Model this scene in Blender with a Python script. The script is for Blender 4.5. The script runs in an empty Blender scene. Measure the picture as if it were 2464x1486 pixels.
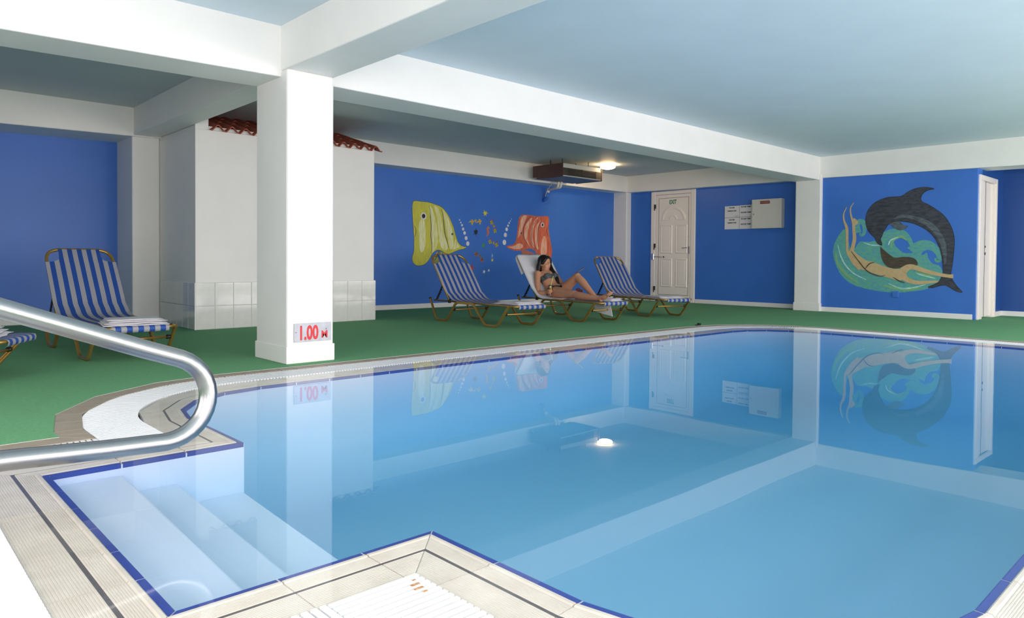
import bpy, bmesh, math, random
from mathutils import Vector, Matrix
random.seed(7)
scene = bpy.context.scene
COL = scene.collection

# ------------------------------------------------------------------ camera
CAM_POS = (0.0, 0.0, 0.8)
YAW, PITCH, ROLL = 0.8183, -0.02035, -0.00777      # room axes: X runs to the exit wall, Y to the fish wall
F_PX, CY_PX = 1715.6, 663.24
def _cam_axes():
    cy, sy = math.cos(YAW), math.sin(YAW)
    cp, sp = math.cos(PITCH), math.sin(PITCH)
    cr, sr = math.cos(ROLL), math.sin(ROLL)
    fwd = Vector((cy*cp, sy*cp, sp)); r = Vector((sy, -cy, 0)); d = fwd.cross(r)
    return cr*r + sr*d, -sr*r + cr*d, fwd
_r, _d, _f = _cam_axes()
cam_data = bpy.data.cameras.new('camera'); cam = bpy.data.objects.new('camera', cam_data)
COL.objects.link(cam)
M = Matrix((( _r.x, -_d.x, -_f.x, CAM_POS[0]), (_r.y, -_d.y, -_f.y, CAM_POS[1]), (_r.z, -_d.z, -_f.z, CAM_POS[2]), (0, 0, 0, 1)))
cam.matrix_world = M
cam_data.sensor_width = 36.0
cam_data.lens = 36.0*F_PX/2464.0
cam_data.shift_y = -(743.0 - CY_PX)/2464.0
cam_data.clip_start = 0.05; cam_data.clip_end = 200
scene.camera = cam

# ------------------------------------------------------------------ sky, daylight through the window walls, exposure
world = bpy.data.worlds.new('sky'); scene.world = world
world.use_nodes = True
bg = world.node_tree.nodes['Background']
bg.inputs['Color'].default_value = (1.0, 0.93, 0.92, 1); bg.inputs['Strength'].default_value = 1.0
POWER_Y, POWER_X = 92.0, 38.0
WIN_Y, WIN_X = -2.4, -1.5
def window_light(name, loc, rot, sx, sy, power, col):
    d = bpy.data.lights.new(name, 'AREA'); d.shape = 'RECTANGLE'; d.size = sx; d.size_y = sy
    d.energy = power; d.color = col
    o = bpy.data.objects.new(name, d); COL.objects.link(o); o.location = loc; o.rotation_euler = rot
    return o
DAY = (1.0, 0.885, 0.87)
WINDOWS_Y = [(-0.3, 2.6), (2.6, 2.6), (5.5, 2.6), (8.4, 2.6), (11.3, 2.6)]     # centre x, width
WINDOWS_X = [(0.3, 2.4), (3.0, 2.4)]                              # centre y, width
for cx, w in WINDOWS_Y:
    window_light('daylight', (cx, WIN_Y - 0.02, 1.15), (math.radians(90), 0, 0), w - 0.1, 2.0, POWER_Y*(1.1 if cx < 1 else 1.0), DAY)
for cy, w in WINDOWS_X:
    window_light('daylight', (WIN_X - 0.02, cy, 1.15), (math.radians(90), 0, math.radians(-90)), w - 0.1, 2.0, POWER_X, DAY)
vs = scene.view_settings
scene.display_settings.display_device = 'sRGB'
vs.view_transform = 'Standard'; vs.look = 'None'; vs.gamma = 1.0; vs.use_curve_mapping = False
vs.exposure = 0.36
cy_ = scene.cycles
cy_.use_denoising = True
cy_.max_bounces = 9; cy_.diffuse_bounces = 5
cy_.use_adaptive_sampling = True; cy_.adaptive_threshold = 0.05; cy_.adaptive_min_samples = 16; cy_.glossy_bounces = 4; cy_.transmission_bounces = 6
cy_.transparent_max_bounces = 12; cy_.volume_bounces = 0
cy_.sample_clamp_indirect = 6.0
cy_.caustics_reflective = True; cy_.caustics_refractive = False

# ------------------------------------------------------------------ materials
def lin(c):
    def f(v):
        v /= 255.0
        return v/12.92 if v <= 0.04045 else ((v + 0.055)/1.055)**2.4
    return (f(c[0]), f(c[1]), f(c[2]), 1.0)
def mat(name, rgb, rough=0.6, metal=0.0, var=0.0, scale=8.0, bump=0.0, bscale=60.0, spec=0.5, rgb2=None, emit=None, estr=0.0, coat=0.0):
    m = bpy.data.materials.new(name); m.use_nodes = True
    nt = m.node_tree; b = nt.nodes['Principled BSDF']
    b.inputs['Base Color'].default_value = lin(rgb); b.inputs['Roughness'].default_value = rough
    b.inputs['Metallic'].default_value = metal; b.inputs['Specular IOR Level'].default_value = spec
    b.inputs['Coat Weight'].default_value = coat
    tc = nt.nodes.new('ShaderNodeTexCoord')
    if var > 0 or rgb2:
        n = nt.nodes.new('ShaderNodeTexNoise'); n.inputs['Scale'].default_value = scale; n.inputs['Detail'].default_value = 4
        nt.links.new(tc.outputs['Object'], n.inputs['Vector'])
        r = nt.nodes.new('ShaderNodeMapRange'); r.inputs['From Min'].default_value = 0.3; r.inputs['From Max'].default_value = 0.7
        nt.links.new(n.outputs['Fac'], r.inputs['Value'])
        mx = nt.nodes.new('ShaderNodeMix'); mx.data_type = 'RGBA'
        c1 = lin(rgb)
        c2 = lin(rgb2) if rgb2 else tuple(max(0, v*(1 - var)) for v in c1[:3]) + (1,)
        mx.inputs['A'].default_value = c1; mx.inputs['B'].default_value = c2
        nt.links.new(r.outputs['Result'], mx.inputs['Factor']); nt.links.new(mx.outputs['Result'], b.inputs['Base Color'])
    if bump > 0:
        n2 = nt.nodes.new('ShaderNodeTexNoise'); n2.inputs['Scale'].default_value = bscale; n2.inputs['Detail'].default_value = 3
        nt.links.new(tc.outputs['Object'], n2.inputs['Vector'])
        bp = nt.nodes.new('ShaderNodeBump'); bp.inputs['Strength'].default_value = bump; bp.inputs['Distance'].default_value = 0.01
        nt.links.new(n2.outputs['Fac'], bp.inputs['Height']); nt.links.new(bp.outputs['Normal'], b.inputs['Normal'])
    if emit:
        b.inputs['Emission Color'].default_value = lin(emit); b.inputs['Emission Strength'].default_value = estr
    return m
MT = {}
MT['white'] = mat('white_paint', (230, 230, 228), 0.5, var=0.04, scale=3, bump=0.08, bscale=25)
MT['ceil'] = mat('ceiling_paint_water_bounce', (212, 226, 238), 0.6, var=0.04, scale=2, bump=0.05, bscale=20)  # ceiling white with the blue bounce from the pool water mixed into its colour
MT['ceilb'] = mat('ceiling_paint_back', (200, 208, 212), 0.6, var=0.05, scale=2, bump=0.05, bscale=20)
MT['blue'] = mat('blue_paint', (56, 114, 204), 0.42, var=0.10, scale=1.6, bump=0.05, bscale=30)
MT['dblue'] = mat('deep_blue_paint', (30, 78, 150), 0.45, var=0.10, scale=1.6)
MT['carpet'] = mat('green_carpet', (114, 172, 126), 0.95, var=0.14, scale=45, bump=0.5, bscale=400, spec=0.1)
MT['liner'] = mat('pool_liner', (206, 217, 238), 0.5)
MT['grout'] = mat('grout', (205, 205, 200), 0.8, var=0.15, scale=30)
MT['dgrout'] = mat('dark_grout', (98, 95, 98), 0.8, var=0.25, scale=40)
MT['btile'] = (mat('cobalt_tile', (38, 62, 150), 0.5, var=0.12, scale=12))
MT['etile'] = (mat('beige_tile', (218, 210, 198), 0.5, var=0.10, scale=9, rgb2=(204, 194, 182)))
MT['otile'] = mat('taupe_tile', (160, 148, 132), 0.6, var=0.14, scale=9)
MT['grate'] = mat('white_plastic', (238, 240, 242), 0.4)
MT['channel'] = mat('channel', (120, 126, 118), 0.7)
MT['wtile'] = mat('grey_white_tile', (214, 216, 213), 0.12, var=0.07, scale=14, bump=0.04, bscale=18, coat=0.3)
MT['gold'] = mat('gold_anodised', (186, 148, 80), 0.34, metal=0.75, var=0.12, scale=15)
MT['black'] = mat('black_plastic', (22, 22, 24), 0.5)
MT['steel'] = mat('stainless_steel', (158, 160, 163), 0.28, metal=1.0, bump=0.02, bscale=120)
MT['towel'] = mat('white_towel', (216, 215, 220), 0.95, var=0.05, scale=60, bump=0.4, bscale=300, spec=0.1)
MT['door'] = mat('door_white', (236, 229, 223), 0.35)
MT['seal'] = mat('dark_seal', (70, 66, 64), 0.6)
MT['chrome'] = mat('chrome', (200, 200, 200), 0.2, metal=1.0)
MT['red'] = mat('red_letters', (206, 44, 50), 0.5)
MT['green'] = mat('green_letters', (0, 128, 96), 0.5)
MT['ink'] = mat('black_ink', (30, 30, 36), 0.6)
MT['plate'] = mat('sign_plate', (190, 194, 202), 0.35, var=0.25, scale=14)
MT['card'] = mat('sign_card', (220, 219, 224), 0.5)
MT['enamel'] = mat('grey_enamel', (206, 205, 198), 0.4)
MT['maroon'] = mat('maroon_sign', (112, 42, 36), 0.5)
MT['pink'] = mat('pink_letters', (206, 150, 140), 0.5)
MT['terra'] = mat('terracotta', (178, 92, 70), 0.85, var=0.2, scale=18, rgb2=(140, 74, 58))
MT['brown'] = mat('dark_veneer', (92, 58, 50), 0.45, var=0.2, scale=10)
MT['grille'] = mat('grille_dark', (66, 60, 52), 0.5)
MT['pipe'] = mat('pipe_white', (228, 222, 208), 0.5)

def stripe_fabric():
    m = bpy.data.materials.new('striped_sling'); m.use_nodes = True
    nt = m.node_tree; b = nt.nodes['Principled BSDF']; b.inputs['Roughness'].default_value = 0.6
    uv = nt.nodes.new('ShaderNodeUVMap'); sp = nt.nodes.new('ShaderNodeSeparateXYZ')
    nt.links.new(uv.outputs['UV'], sp.inputs['Vector'])
    mu = nt.nodes.new('ShaderNodeMath'); mu.operation = 'MULTIPLY'; mu.inputs[1].default_value = 7.5
    fr = nt.nodes.new('ShaderNodeMath'); fr.operation = 'FRACT'
    gt = nt.nodes.new('ShaderNodeMath'); gt.operation = 'GREATER_THAN'; gt.inputs[1].default_value = 0.5
    nt.links.new(sp.outputs['X'], mu.inputs[0]); nt.links.new(mu.outputs[0], fr.inputs[0]); nt.links.new(fr.outputs[0], gt.inputs[0])
    mx = nt.nodes.new('ShaderNodeMix'); mx.data_type = 'RGBA'
    mx.inputs['A'].default_value = lin((148, 148, 155)); mx.inputs['B'].default_value = lin((24, 68, 146))
    nt.links.new(gt.outputs[0], mx.inputs['Factor']); nt.links.new(mx.outputs['Result'], b.inputs['Base Color'])
    return m
MT['sling'] = stripe_fabric()

# ------------------------------------------------------------------ mesh helpers
def link(name, me, m=None, parent=None):
    o = bpy.data.objects.new(name, me); COL.objects.link(o)
    if m is not None and len(me.materials) == 0: me.materials.append(m)
    if parent is not None: o.parent = parent
    return o
def mesh(name, verts, faces, smooth=False):
    me = bpy.data.meshes.new(name); me.from_pydata([tuple(v) for v in verts], [], [tuple(f) for f in faces])
    me.validate(); me.update()
    bm = bmesh.new(); bm.from_mesh(me); bmesh.ops.recalc_face_normals(bm, faces=bm.faces); bm.to_mesh(me); bm.free()
    if smooth:
        for p in me.polygons: p.use_smooth = True
    return me
def tag(o, label=None, cat=None, group=None, kind=None):
    if label: o['label'] = label
    if cat: o['category'] = cat
    if group: o['group'] = group
    if kind: o['kind'] = kind
    return o
def empty(name, loc=(0, 0, 0), rz=0.0):
    o = bpy.data.objects.new(name, None); COL.objects.link(o); o.location = loc; o.rotation_euler = (0, 0, rz)
    o.empty_display_size = 0.1
    return o
def box_vf(x0, x1, y0, y1, z0, z1):
    v = [(x0, y0, z0), (x1, y0, z0), (x1, y1, z0), (x0, y1, z0), (x0, y0, z1), (x1, y0, z1), (x1, y1, z1), (x0, y1, z1)]
    f = [(0, 3, 2, 1), (4, 5, 6, 7), (0, 1, 5, 4), (1, 2, 6, 5), (2, 3, 7, 6), (3, 0, 4, 7)]
    return v, f
def join_vf(parts):
    V, F = [], []
    for v, f in parts:
        n = len(V); V += list(v); F += [tuple(i + n for i in q) for q in f]
    return V, F
def bevel_me(me, w, seg=2, angle=35):
    bm = bmesh.new(); bm.from_mesh(me)
    es = [e for e in bm.edges if len(e.link_faces) == 2 and e.calc_face_angle(0) > math.radians(angle)]
    bmesh.ops.bevel(bm, geom=es, offset=w, segments=seg, profile=0.5, affect='EDGES', clamp_overlap=True)
    bm.to_mesh(me); bm.free()
    return me
def box(name, x0, x1, y0, y1, z0, z1, m, parent=None, bev=0.0, seg=2):
    me = mesh(name, *box_vf(x0, x1, y0, y1, z0, z1))
    if bev > 0: bevel_me(me, bev, seg)
    return link(name, me, m, parent)
def boxes(name, lst, m, parent=None, bev=0.0):
    me = mesh(name, *join_vf([box_vf(*b) for b in lst]))
    if bev > 0: bevel_me(me, bev, 1)
    return link(name, me, m, parent)
def prism_vf(poly, fn, a, b):
    """poly: 2D outline, fn(p, h) -> 3D; extruded between h=a and h=b"""
    n = len(poly)
    V = [fn(p, a) for p in poly] + [fn(p, b) for p in poly]
    F = [tuple(range(n))[::-1], tuple(range(n, 2*n))] + [(i, (i + 1) % n, n + (i + 1) % n, n + i) for i in range(n)]
    return V, F
def fillet(pts, r, seg=5):
    """round the inner corners of a 3D polyline"""
    pts = [Vector(p) for p in pts]; out = [pts[0]]
    for i in range(1, len(pts) - 1):
        a, b, c = pts[i - 1], pts[i], pts[i + 1]
        d1, d2 = (a - b), (c - b); l1, l2 = d1.length, d2.length
        rr = r[i] if isinstance(r, (list, tuple)) else r
        k = min(rr, l1*0.45, l2*0.45); p1 = b + d1.normalized()*k; p2 = b + d2.normalized()*k
        for j in range(seg + 1):
            t = j/seg; out.append((1 - t)**2*p1 + 2*t*(1 - t)*b + t*t*p2)
    out.append(pts[-1]); return out
def tube_vf(path, prof, up=None, caps=True, radii=None):
    """sweep a closed 2D profile (list of (a,b)) along path with parallel transport"""
    path = [Vector(p) for p in path]; n = len(path); k = len(prof)
    T = []
    for i in range(n):
        a = path[max(0, i - 1)]; b = path[min(n - 1, i + 1)]; T.append((b - a).normalized())
    u = Vector(up) if up is not None else (Vector((0, 0, 1)) if abs(T[0].z) < 0.9 else Vector((1, 0, 0)))
    u = (u - T[0]*u.dot(T[0])).normalized(); V = []
    for i in range(n):
        if i > 0:
            ax = T[i - 1].cross(T[i])
            if ax.length > 1e-8:
                ang = math.atan2(ax.length, T[i - 1].dot(T[i])); u = Matrix.Rotation(ang, 3, ax.normalized()) @ u
            u = (u - T[i]*u.dot(T[i])).normalized()
        w = T[i].cross(u); s = radii[i] if radii else 1.0
        for a, b in prof: V.append(path[i] + u*(a*s) + w*(b*s))
    F = []
    for i in range(n - 1):
        for j in range(k):
            F.append((i*k + j, i*k + (j + 1) % k, (i + 1)*k + (j + 1) % k, (i + 1)*k + j))
    if caps: F += [tuple(range(k))[::-1], tuple(range((n - 1)*k, n*k))]
    return V, F
def circ(r, n=12): return [(r*math.cos(2*math.pi*i/n), r*math.sin(2*math.pi*i/n)) for i in range(n)]
def tube(name, path, r, m, parent=None, n=12, smooth=True, prof=None, up=None, radii=None):
    me = mesh(name, *tube_vf(path, prof or circ(r, n), up=up, radii=radii), smooth=smooth)
    return link(name, me, m, parent)
def lathe_vf(prof, n=24, origin=(0, 0, 0)):
    V, F = [], []; k = len(prof)
    for i in range(n):
        a = 2*math.pi*i/n
        for r, z in prof: V.append((origin[0] + r*math.cos(a), origin[1] + r*math.sin(a), origin[2] + z))
    for i in range(n):
        for j in range(k - 1):
            F.append((i*k + j, ((i + 1) % n)*k + j, ((i + 1) % n)*k + j + 1, i*k + j + 1))
    return V, F
def lathe(name, prof, m, parent=None, n=24, origin=(0, 0, 0), smooth=True):
    me = mesh(name, *lathe_vf(prof, n, origin), smooth=smooth)
    bm = bmesh.new(); bm.from_mesh(me); bmesh.ops.remove_doubles(bm, verts=bm.verts, dist=1e-5)
    bmesh.ops.recalc_face_normals(bm, faces=bm.faces); bm.to_mesh(me); bm.free()
    if smooth:
        for p in me.polygons: p.use_smooth = True
    return link(name, me, m, parent)
def text_mesh(name, s, size, m, parent=None, offset=0.0, extrude=0.0005, mw=None, sx=1.0, align='CENTER'):
    cu = bpy.data.curves.new('t', 'FONT'); cu.body = s; cu.size = size; cu.align_x = align; cu.align_y = 'CENTER'
    cu.offset = offset; cu.extrude = extrude; cu.resolution_u = 4
    t = bpy.data.objects.new('t', cu); COL.objects.link(t)
    dg = bpy.context.evaluated_depsgraph_get(); dg.update()
    me = bpy.data.meshes.new_from_object(t.evaluated_get(dg))
    bpy.data.objects.remove(t); bpy.data.curves.remove(cu)
    me.materials.clear(); me.name = name
    M4 = (mw or Matrix.Identity(4)) @ Matrix.Diagonal((sx, 1, 1, 1))
    me.transform(M4)
    return link(name, me, m, parent)

# ------------------------------------------------------------------ the room shell
Z_CF, Z_CB = 2.587, 2.622                       # ceiling over the pool / behind the beams
X0, Y0, X1, Y1 = WIN_X, WIN_Y, 13.4, 10.15
def struct(o): o['kind'] = 'structure'; return o
def sbox(name, *a, **k): return struct(box(name, *a, **k))

# pool outline, clockwise seen from above: alcove with the steps, then the main basin with rounded corners
PXL, PXR, PYB, PYT, PR = 1.285, 8.40, 0.465, 4.405, 0.65
AX, AYB, AYT = 0.55, 1.715, 3.10
def pool_path():
    P = []
    def line(a, b, first=False):
        n = max(1, round(math.hypot(b[0] - a[0], b[1] - a[1])/0.246))
        for i in range(n): P.append((a[0] + (b[0] - a[0])*i/n, a[1] + (b[1] - a[1])*i/n))
    def arc(cx, cy, a0, a1, n=4):
        for i in range(n):
            a = math.radians(a0 + (a1 - a0)*i/n); P.append((cx + PR*math.cos(a), cy + PR*math.sin(a)))
    line((AX, AYB), (AX, AYT)); line((AX, AYT), (PXL, AYT)); line((PXL, AYT), (PXL, PYT - PR))
    arc(PXL + PR, PYT - PR, 180, 90); line((PXL + PR, PYT), (PXR - PR, PYT))
    arc(PXR - PR, PYT - PR, 90, 0); line((PXR, PYT - PR), (PXR, PYB + PR))
    arc(PXR - PR, PYB + PR, 0, -90); line((PXR - PR, PYB), (PXL + PR, PYB))
    arc(PXL + PR, PYB + PR, 270, 180); line((PXL, PYB + PR), (PXL, AYB)); line((PXL, AYB), (AX, AYB))
    return [Vector(p) for p in P]
PATH = pool_path(); NP = len(PATH)
def mitres():
    N = []
    for i in range(NP):
        a, b, c = PATH[i - 1], PATH[i], PATH[(i + 1) % NP]
        d1 = (b - a).normalized(); d2 = (c - b).normalized()
        n1 = Vector((-d1.y, d1.x)); n2 = Vector((-d2.y, d2.x)); m = (n1 + n2).normalized()
        N.append(m/max(0.3, m.dot(n1)))
    return N
MITRE = mitres()
# offsets: along straight runs the joints stay square and are clipped where two runs meet
def _runs():
    corner = [False]*NP
    for i in range(NP):
        d1 = (PATH[i] - PATH[i - 1]).normalized(); d2 = (PATH[(i + 1) % NP] - PATH[i]).normalized()
        corner[i] = d1.dot(d2) < 0.9999
    prev, nxt = [0]*NP, [0]*NP
    for i in range(NP):
        j = i
        while not corner[j % NP]: j -= 1
        prev[i] = j % NP; j = i
        while not corner[j % NP]: j += 1
        nxt[i] = j % NP
    return corner, prev, nxt
CORNER, PREV, NEXT = _runs()
def off(i, d):
    i %= NP
    p = PATH[i] + MITRE[i]*d
    if CORNER[i]: return p
    a, b = PREV[i], NEXT[i]
    t = (PATH[b] - PATH[a]).normalized()
    lo = (PATH[a] + MITRE[a]*d).dot(t); hi = (PATH[b] + MITRE[b]*d).dot(t); s_ = p.dot(t)
    return p + t*(min(max(s_, lo), hi) - s_)
def ring(d):
    out = []
    for i in range(NP):
        p = off(i, d)
        if not out or (p - out[-1]).length > 1e-4: out.append(p)
    if (out[0] - out[-1]).length < 1e-4: out.pop()
    return out

def fill_poly(name, outer, holes, z, m, parent=None):
    bm = bmesh.new(); es = []
    for loop in [outer] + holes:
        vs_ = [bm.verts.new((p[0], p[1], z)) for p in loop]
        es += [bm.edges.new((vs_[i], vs_[(i + 1) % len(vs_)])) for i in range(len(vs_))]
    bmesh.ops.triangle_fill(bm, use_beauty=True, use_dissolve=False, edges=es, normal=(0, 0, 1))
    for f in bm.faces:
        if f.normal.z < 0: f.normal_flip()
    me = bpy.data.meshes.new(name); bm.to_mesh(me); bm.free()
    return link(name, me, m, parent)
struct(fill_poly('floor', [(X0, Y0), (X1, Y0), (X1, Y1), (X0, Y1)], [ring(0.5905)], 0.0, MT['carpet']))

# walls
def wall_with_holes_x(name, y0, y1, xs0, xs1, z1, holes, m):
    """wall along X with openings (x0,x1,z0,z1)"""
    parts, x = [], xs0
    for (a, b, za, zb) in sorted(holes):
        parts.append((x, a, y0, y1, 0, z1))
        if za > 0: parts.append((a, b, y0, y1, 0, za))
        parts.append((a, b, y0, y1, zb, z1)); x = b
    parts.append((x, xs1, y0, y1, 0, z1))
    return struct(boxes(name, parts, m))
wall_with_holes_x('wall_front', WIN_Y - 0.25, WIN_Y, X0 - 0.25, X1 + 0.2, 2.65, [(cx - w/2, cx + w/2, 0.1, 2.2) for cx, w in WINDOWS_Y], MT['white'])
parts, y = [], Y0
for cyw, w in WINDOWS_X:
    parts += [(X0 - 0.25, X0, y, cyw - w/2, 0, 2.65), (X0 - 0.25, X0, cyw - w/2, cyw + w/2, 0, 0.1), (X0 - 0.25, X0, cyw - w/2, cyw + w/2, 2.2, 2.65)]
    y = cyw + w/2
parts.append((X0 - 0.25, X0, y, Y1 + 0.2, 0, 2.65))
struct(boxes('wall_left', parts, MT['white']))
for i, (cx, w) in enumerate(WINDOWS_Y):
    a, b = cx - w/2, cx + w/2
    f = [(a, a + .05, WIN_Y - .15, WIN_Y - .09, .1, 2.2), (b - .05, b, WIN_Y - .15, WIN_Y - .09, .1, 2.2), (a, b, WIN_Y - .15, WIN_Y - .09, .1, .15), (a, b, WIN_Y - .15, WIN_Y - .09, 2.15, 2.2), (cx - .03, cx + .03, WIN_Y - .15, WIN_Y - .09, .1, 2.2)]
    struct(boxes('window_%d' % (i + 1), f, MT['white']))
for i, (cyw, w) in enumerate(WINDOWS_X):
    a, b = cyw - w/2, cyw + w/2
    f = [(X0 - .15, X0 - .09, a, a + .05, .1, 2.2), (X0 - .15, X0 - .09, b - .05, b, .1, 2.2), (X0 - .15, X0 - .09, a, b, .1, .15), (X0 - .15, X0 - .09, a, b, 2.15, 2.2), (X0 - .15, X0 - .09, cyw - .03, cyw + .03, .1, 2.2)]
    struct(boxes('window_%d' % (i + 6), f, MT['white']))

FISH_Y, LEFT_Y = 9.80, 10.15
EXIT_X, DOL_X, REC_X = 12.33, 12.00, 13.40
sbox('wall_back', 5.15, EXIT_X + 0.2, FISH_Y, FISH_Y + 0.2, 0, 2.65, MT['blue'])
sbox('wall_back_left', X0, 2.56, LEFT_Y, LEFT_Y + 0.2, 0, 2.65, MT['blue'])
sbox('wall_right', EXIT_X, EXIT_X + 0.2, 5.63, FISH_Y, 0, 2.65, MT['blue'])
sbox('wall_partition', DOL_X, DOL_X + 0.22, 2.95, 5.22, 0, 2.65, MT['blue'], bev=0.008)
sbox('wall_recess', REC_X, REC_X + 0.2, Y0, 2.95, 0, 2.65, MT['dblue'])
# side wall of the recess holds a white door
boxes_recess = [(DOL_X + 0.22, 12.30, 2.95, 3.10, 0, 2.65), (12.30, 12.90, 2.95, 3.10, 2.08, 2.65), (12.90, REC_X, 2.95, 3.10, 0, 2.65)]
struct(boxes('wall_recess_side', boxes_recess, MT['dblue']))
# ceilings
sbox('ceiling', X0, REC_X, Y0, 5.45, Z_CF, Z_CF + 0.12, MT['ceil'])
sbox('ceiling_back', X0, EXIT_X + 0.2, 5.45, Y1, Z_CB, Z_CB + 0.12, MT['ceilb'])

# columns
def column(name, x0, x1, y0, y1, z1, m=MT['white'], plinth=True, bev=0.018):
    c = struct(box(name, x0, x1, y0, y1, 0, z1, m, bev=bev))
    if plinth:
        p = box('plinth', x0 - .007, x1 + .007, y0 - .007, y1 + .007, 0, 0.135, m, c, bev=0.006)
    return c
column('column', 2.458, 2.852, 5.13, 5.69, 2.25)
column('column', 11.93, 12.35, 5.20, 5.64, 2.30)
column('column', 12.18, 12.40, 9.45, 9.82, 2.40, plinth=False)
column('column', 2.56, 2.8755, 9.50, 10.2, 2.40, plinth=False)

# beams
def beam(verts8):
    f = [(0, 3, 2, 1), (4, 5, 6, 7), (0, 1, 5, 4), (1, 2, 6, 5), (2, 3, 7, 6), (3, 0, 4, 7)]
    me = mesh('ceiling_beam', verts8, f); bevel_me(me, 0.010, 2)
    return struct(link('ceiling_beam', me, MT['white']))
def beam_box(x0, x1, y0, y1, z0, z1, z0b=None, axis='x'):
    v, f = box_vf(x0, x1, y0, y1, z0, z1)
    if z0b is not None:
        v = [(a, b, (z0b if (c == z0 and ((axis == 'x' and a == x0) or (axis == 'y' and b == y0))) else c)) for a, b, c in v]
    return beam(v)
beam_box(X0 - .1, 2.50, 5.235, 5.68, 2.203, 2.66, z0b=2.122)                # left run
beam_box(2.80, 12.30, 5.23, 5.68, 2.203, 2.66)                            # right run
beam_box(2.456, 2.86, Y0 - .1, 5.30, 2.247, 2.66)                          # towards the windows
beam_box(2.57, 2.862, 5.60, 9.60, 2.296, 2.68)                             # behind the column
beam_box(X0 - .1, 2.90, 9.47, 10.3, 2.285, 2.68, z0b=2.20)                 # above the left blue wall
beam_box(2.80, 12.40, 9.45, 9.95, 2.288, 2.68)                             # above the fish wall
beam_box(12.18, 12.50, 5.60, 9.60, 2.282, 2.68, z0b=2.25, axis='y')        # above the exit wall
beam_box(11.96, 12.45, Y0 - .1, 5.30, 2.235, 2.66, z0b=2.12, axis='y')     # above the dolphin wall

# baseboards
def base(name, *a): return struct(box(name, *a, 0, 0.078, MT['white'], bev=0.004))
base('baseboard_back', 5.2, 12.18, FISH_Y - 0.016, FISH_Y)
base('baseboard_back_left', X0, 2.56, LEFT_Y - 0.016, LEFT_Y)
base('baseboard_right', EXIT_X - 0.016, EXIT_X, 5.64, 7.84)
base('baseboard_right_corner', EXIT_X - 0.016, EXIT_X, 8.93, 9.46)
base('baseboard_partition', DOL_X - 0.016, DOL_X, 2.99, 5.20)
base('baseboard_recess', REC_X - 0.016, REC_X, Y0, 2.95)
base('baseboard_recess_side', 12.98, REC_X, 2.934, 2.95)

# tiled cabin under the clay eave
CX0, CX1, CY0 = 2.875, 5.20, 8.272
cab = struct(box('wall_cabin', CX0, CX1, CY0, FISH_Y, 0, 2.262, MT['white'], bev=0.006))
box('upstand', CX0, 3.02, CY0, 9.5, 2.26, 2.40, MT['white'], cab)
TW, TH = 0.2135, 0.266
tile_front = mesh('tile', *box_vf(0.002, TW - 0.002, 0, 0.014, 0.002, TH - 0.002)); bevel_me(tile_front, 0.003, 1); tile_front.materials.append(MT['wtile'])
tile_side = mesh('tile', *box_vf(0, 0.012, 0.002, 0.196, 0.002, TH - 0.002)); bevel_me(tile_side, 0.003, 1); tile_side.materials.append(MT['wtile'])
for c in range(11):
    for r in range(2):
        o = link('tile', tile_front, None, cab); o.location = (2.872 + c*TW, CY0 - 0.014, r*TH)
for c in range(6):
    for r in range(2):
        o = link('tile', tile_side, None, cab); o.location = (CX0 - 0.012, CY0 + c*0.2 , r*TH)
box('tile_trim', 2.862, 2.874, CY0 - 0.016, CY0 + .004, 0, 0.532, MT['white'], cab, bev=0.003)
struct(box('trim_1', CX0 - 0.006, CX1 + .01, CY0 - 0.010, CY0 + 0.005, 0.0, 0.531, MT['grout']))

# clay roof tiles on the cabin, three courses
roof = tag(empty('clay_eave', (0, 0, 0)), 'terracotta tile eave running along the top of the white cabin', 'roof')
def clay_tile():
    V, F = [], []; n = 12; P = 0.16; L = 0.40; th = 0.013
    prof = []
    for i in range(n + 1):
        t = i/n; x = t*P*1.08
        z = 0.030 - 0.032*math.cos(2*math.pi*(t*1.08))
        prof.append((x, z))
    for (y, dz) in ((0, 0), (L, 0.112)):
        for x, z in prof: V.append((x, y, z + dz))
        for x, z in prof: V.append((x, y, z + dz - th))
    k = n + 1
    for i in range(n):
        F += [(i, i + 1, 2*k + i + 1, 2*k + i), (k + i, k + i + 1, 3*k + i + 1, 3*k + i), (i, i + 1, k + i + 1, k + i), (2*k + i, 2*k + i + 1, 3*k + i + 1, 3*k + i)]
    F += [(0, k, 3*k, 2*k), (k - 1, 2*k - 1, 4*k - 1, 3*k - 1)]
    me = mesh('clay_tile', V, F, smooth=False); me.materials.append(MT['terra']); return me
ct = clay_tile()
for r in range(3):
    for c in range(14):
        o = link('clay_tile', ct, None, roof); o.location = (3.028 + c*0.1597 + (0.0 if r == 0 else 0.0), 8.20 + r*0.355, 2.258 + r*0.106)
box('plaster_backing', 3.02, 5.19, 8.262, 8.30, 2.2625, 2.30, MT['white'], roof)

# ------------------------------------------------------------------ pool
Z_W = -0.004
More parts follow.
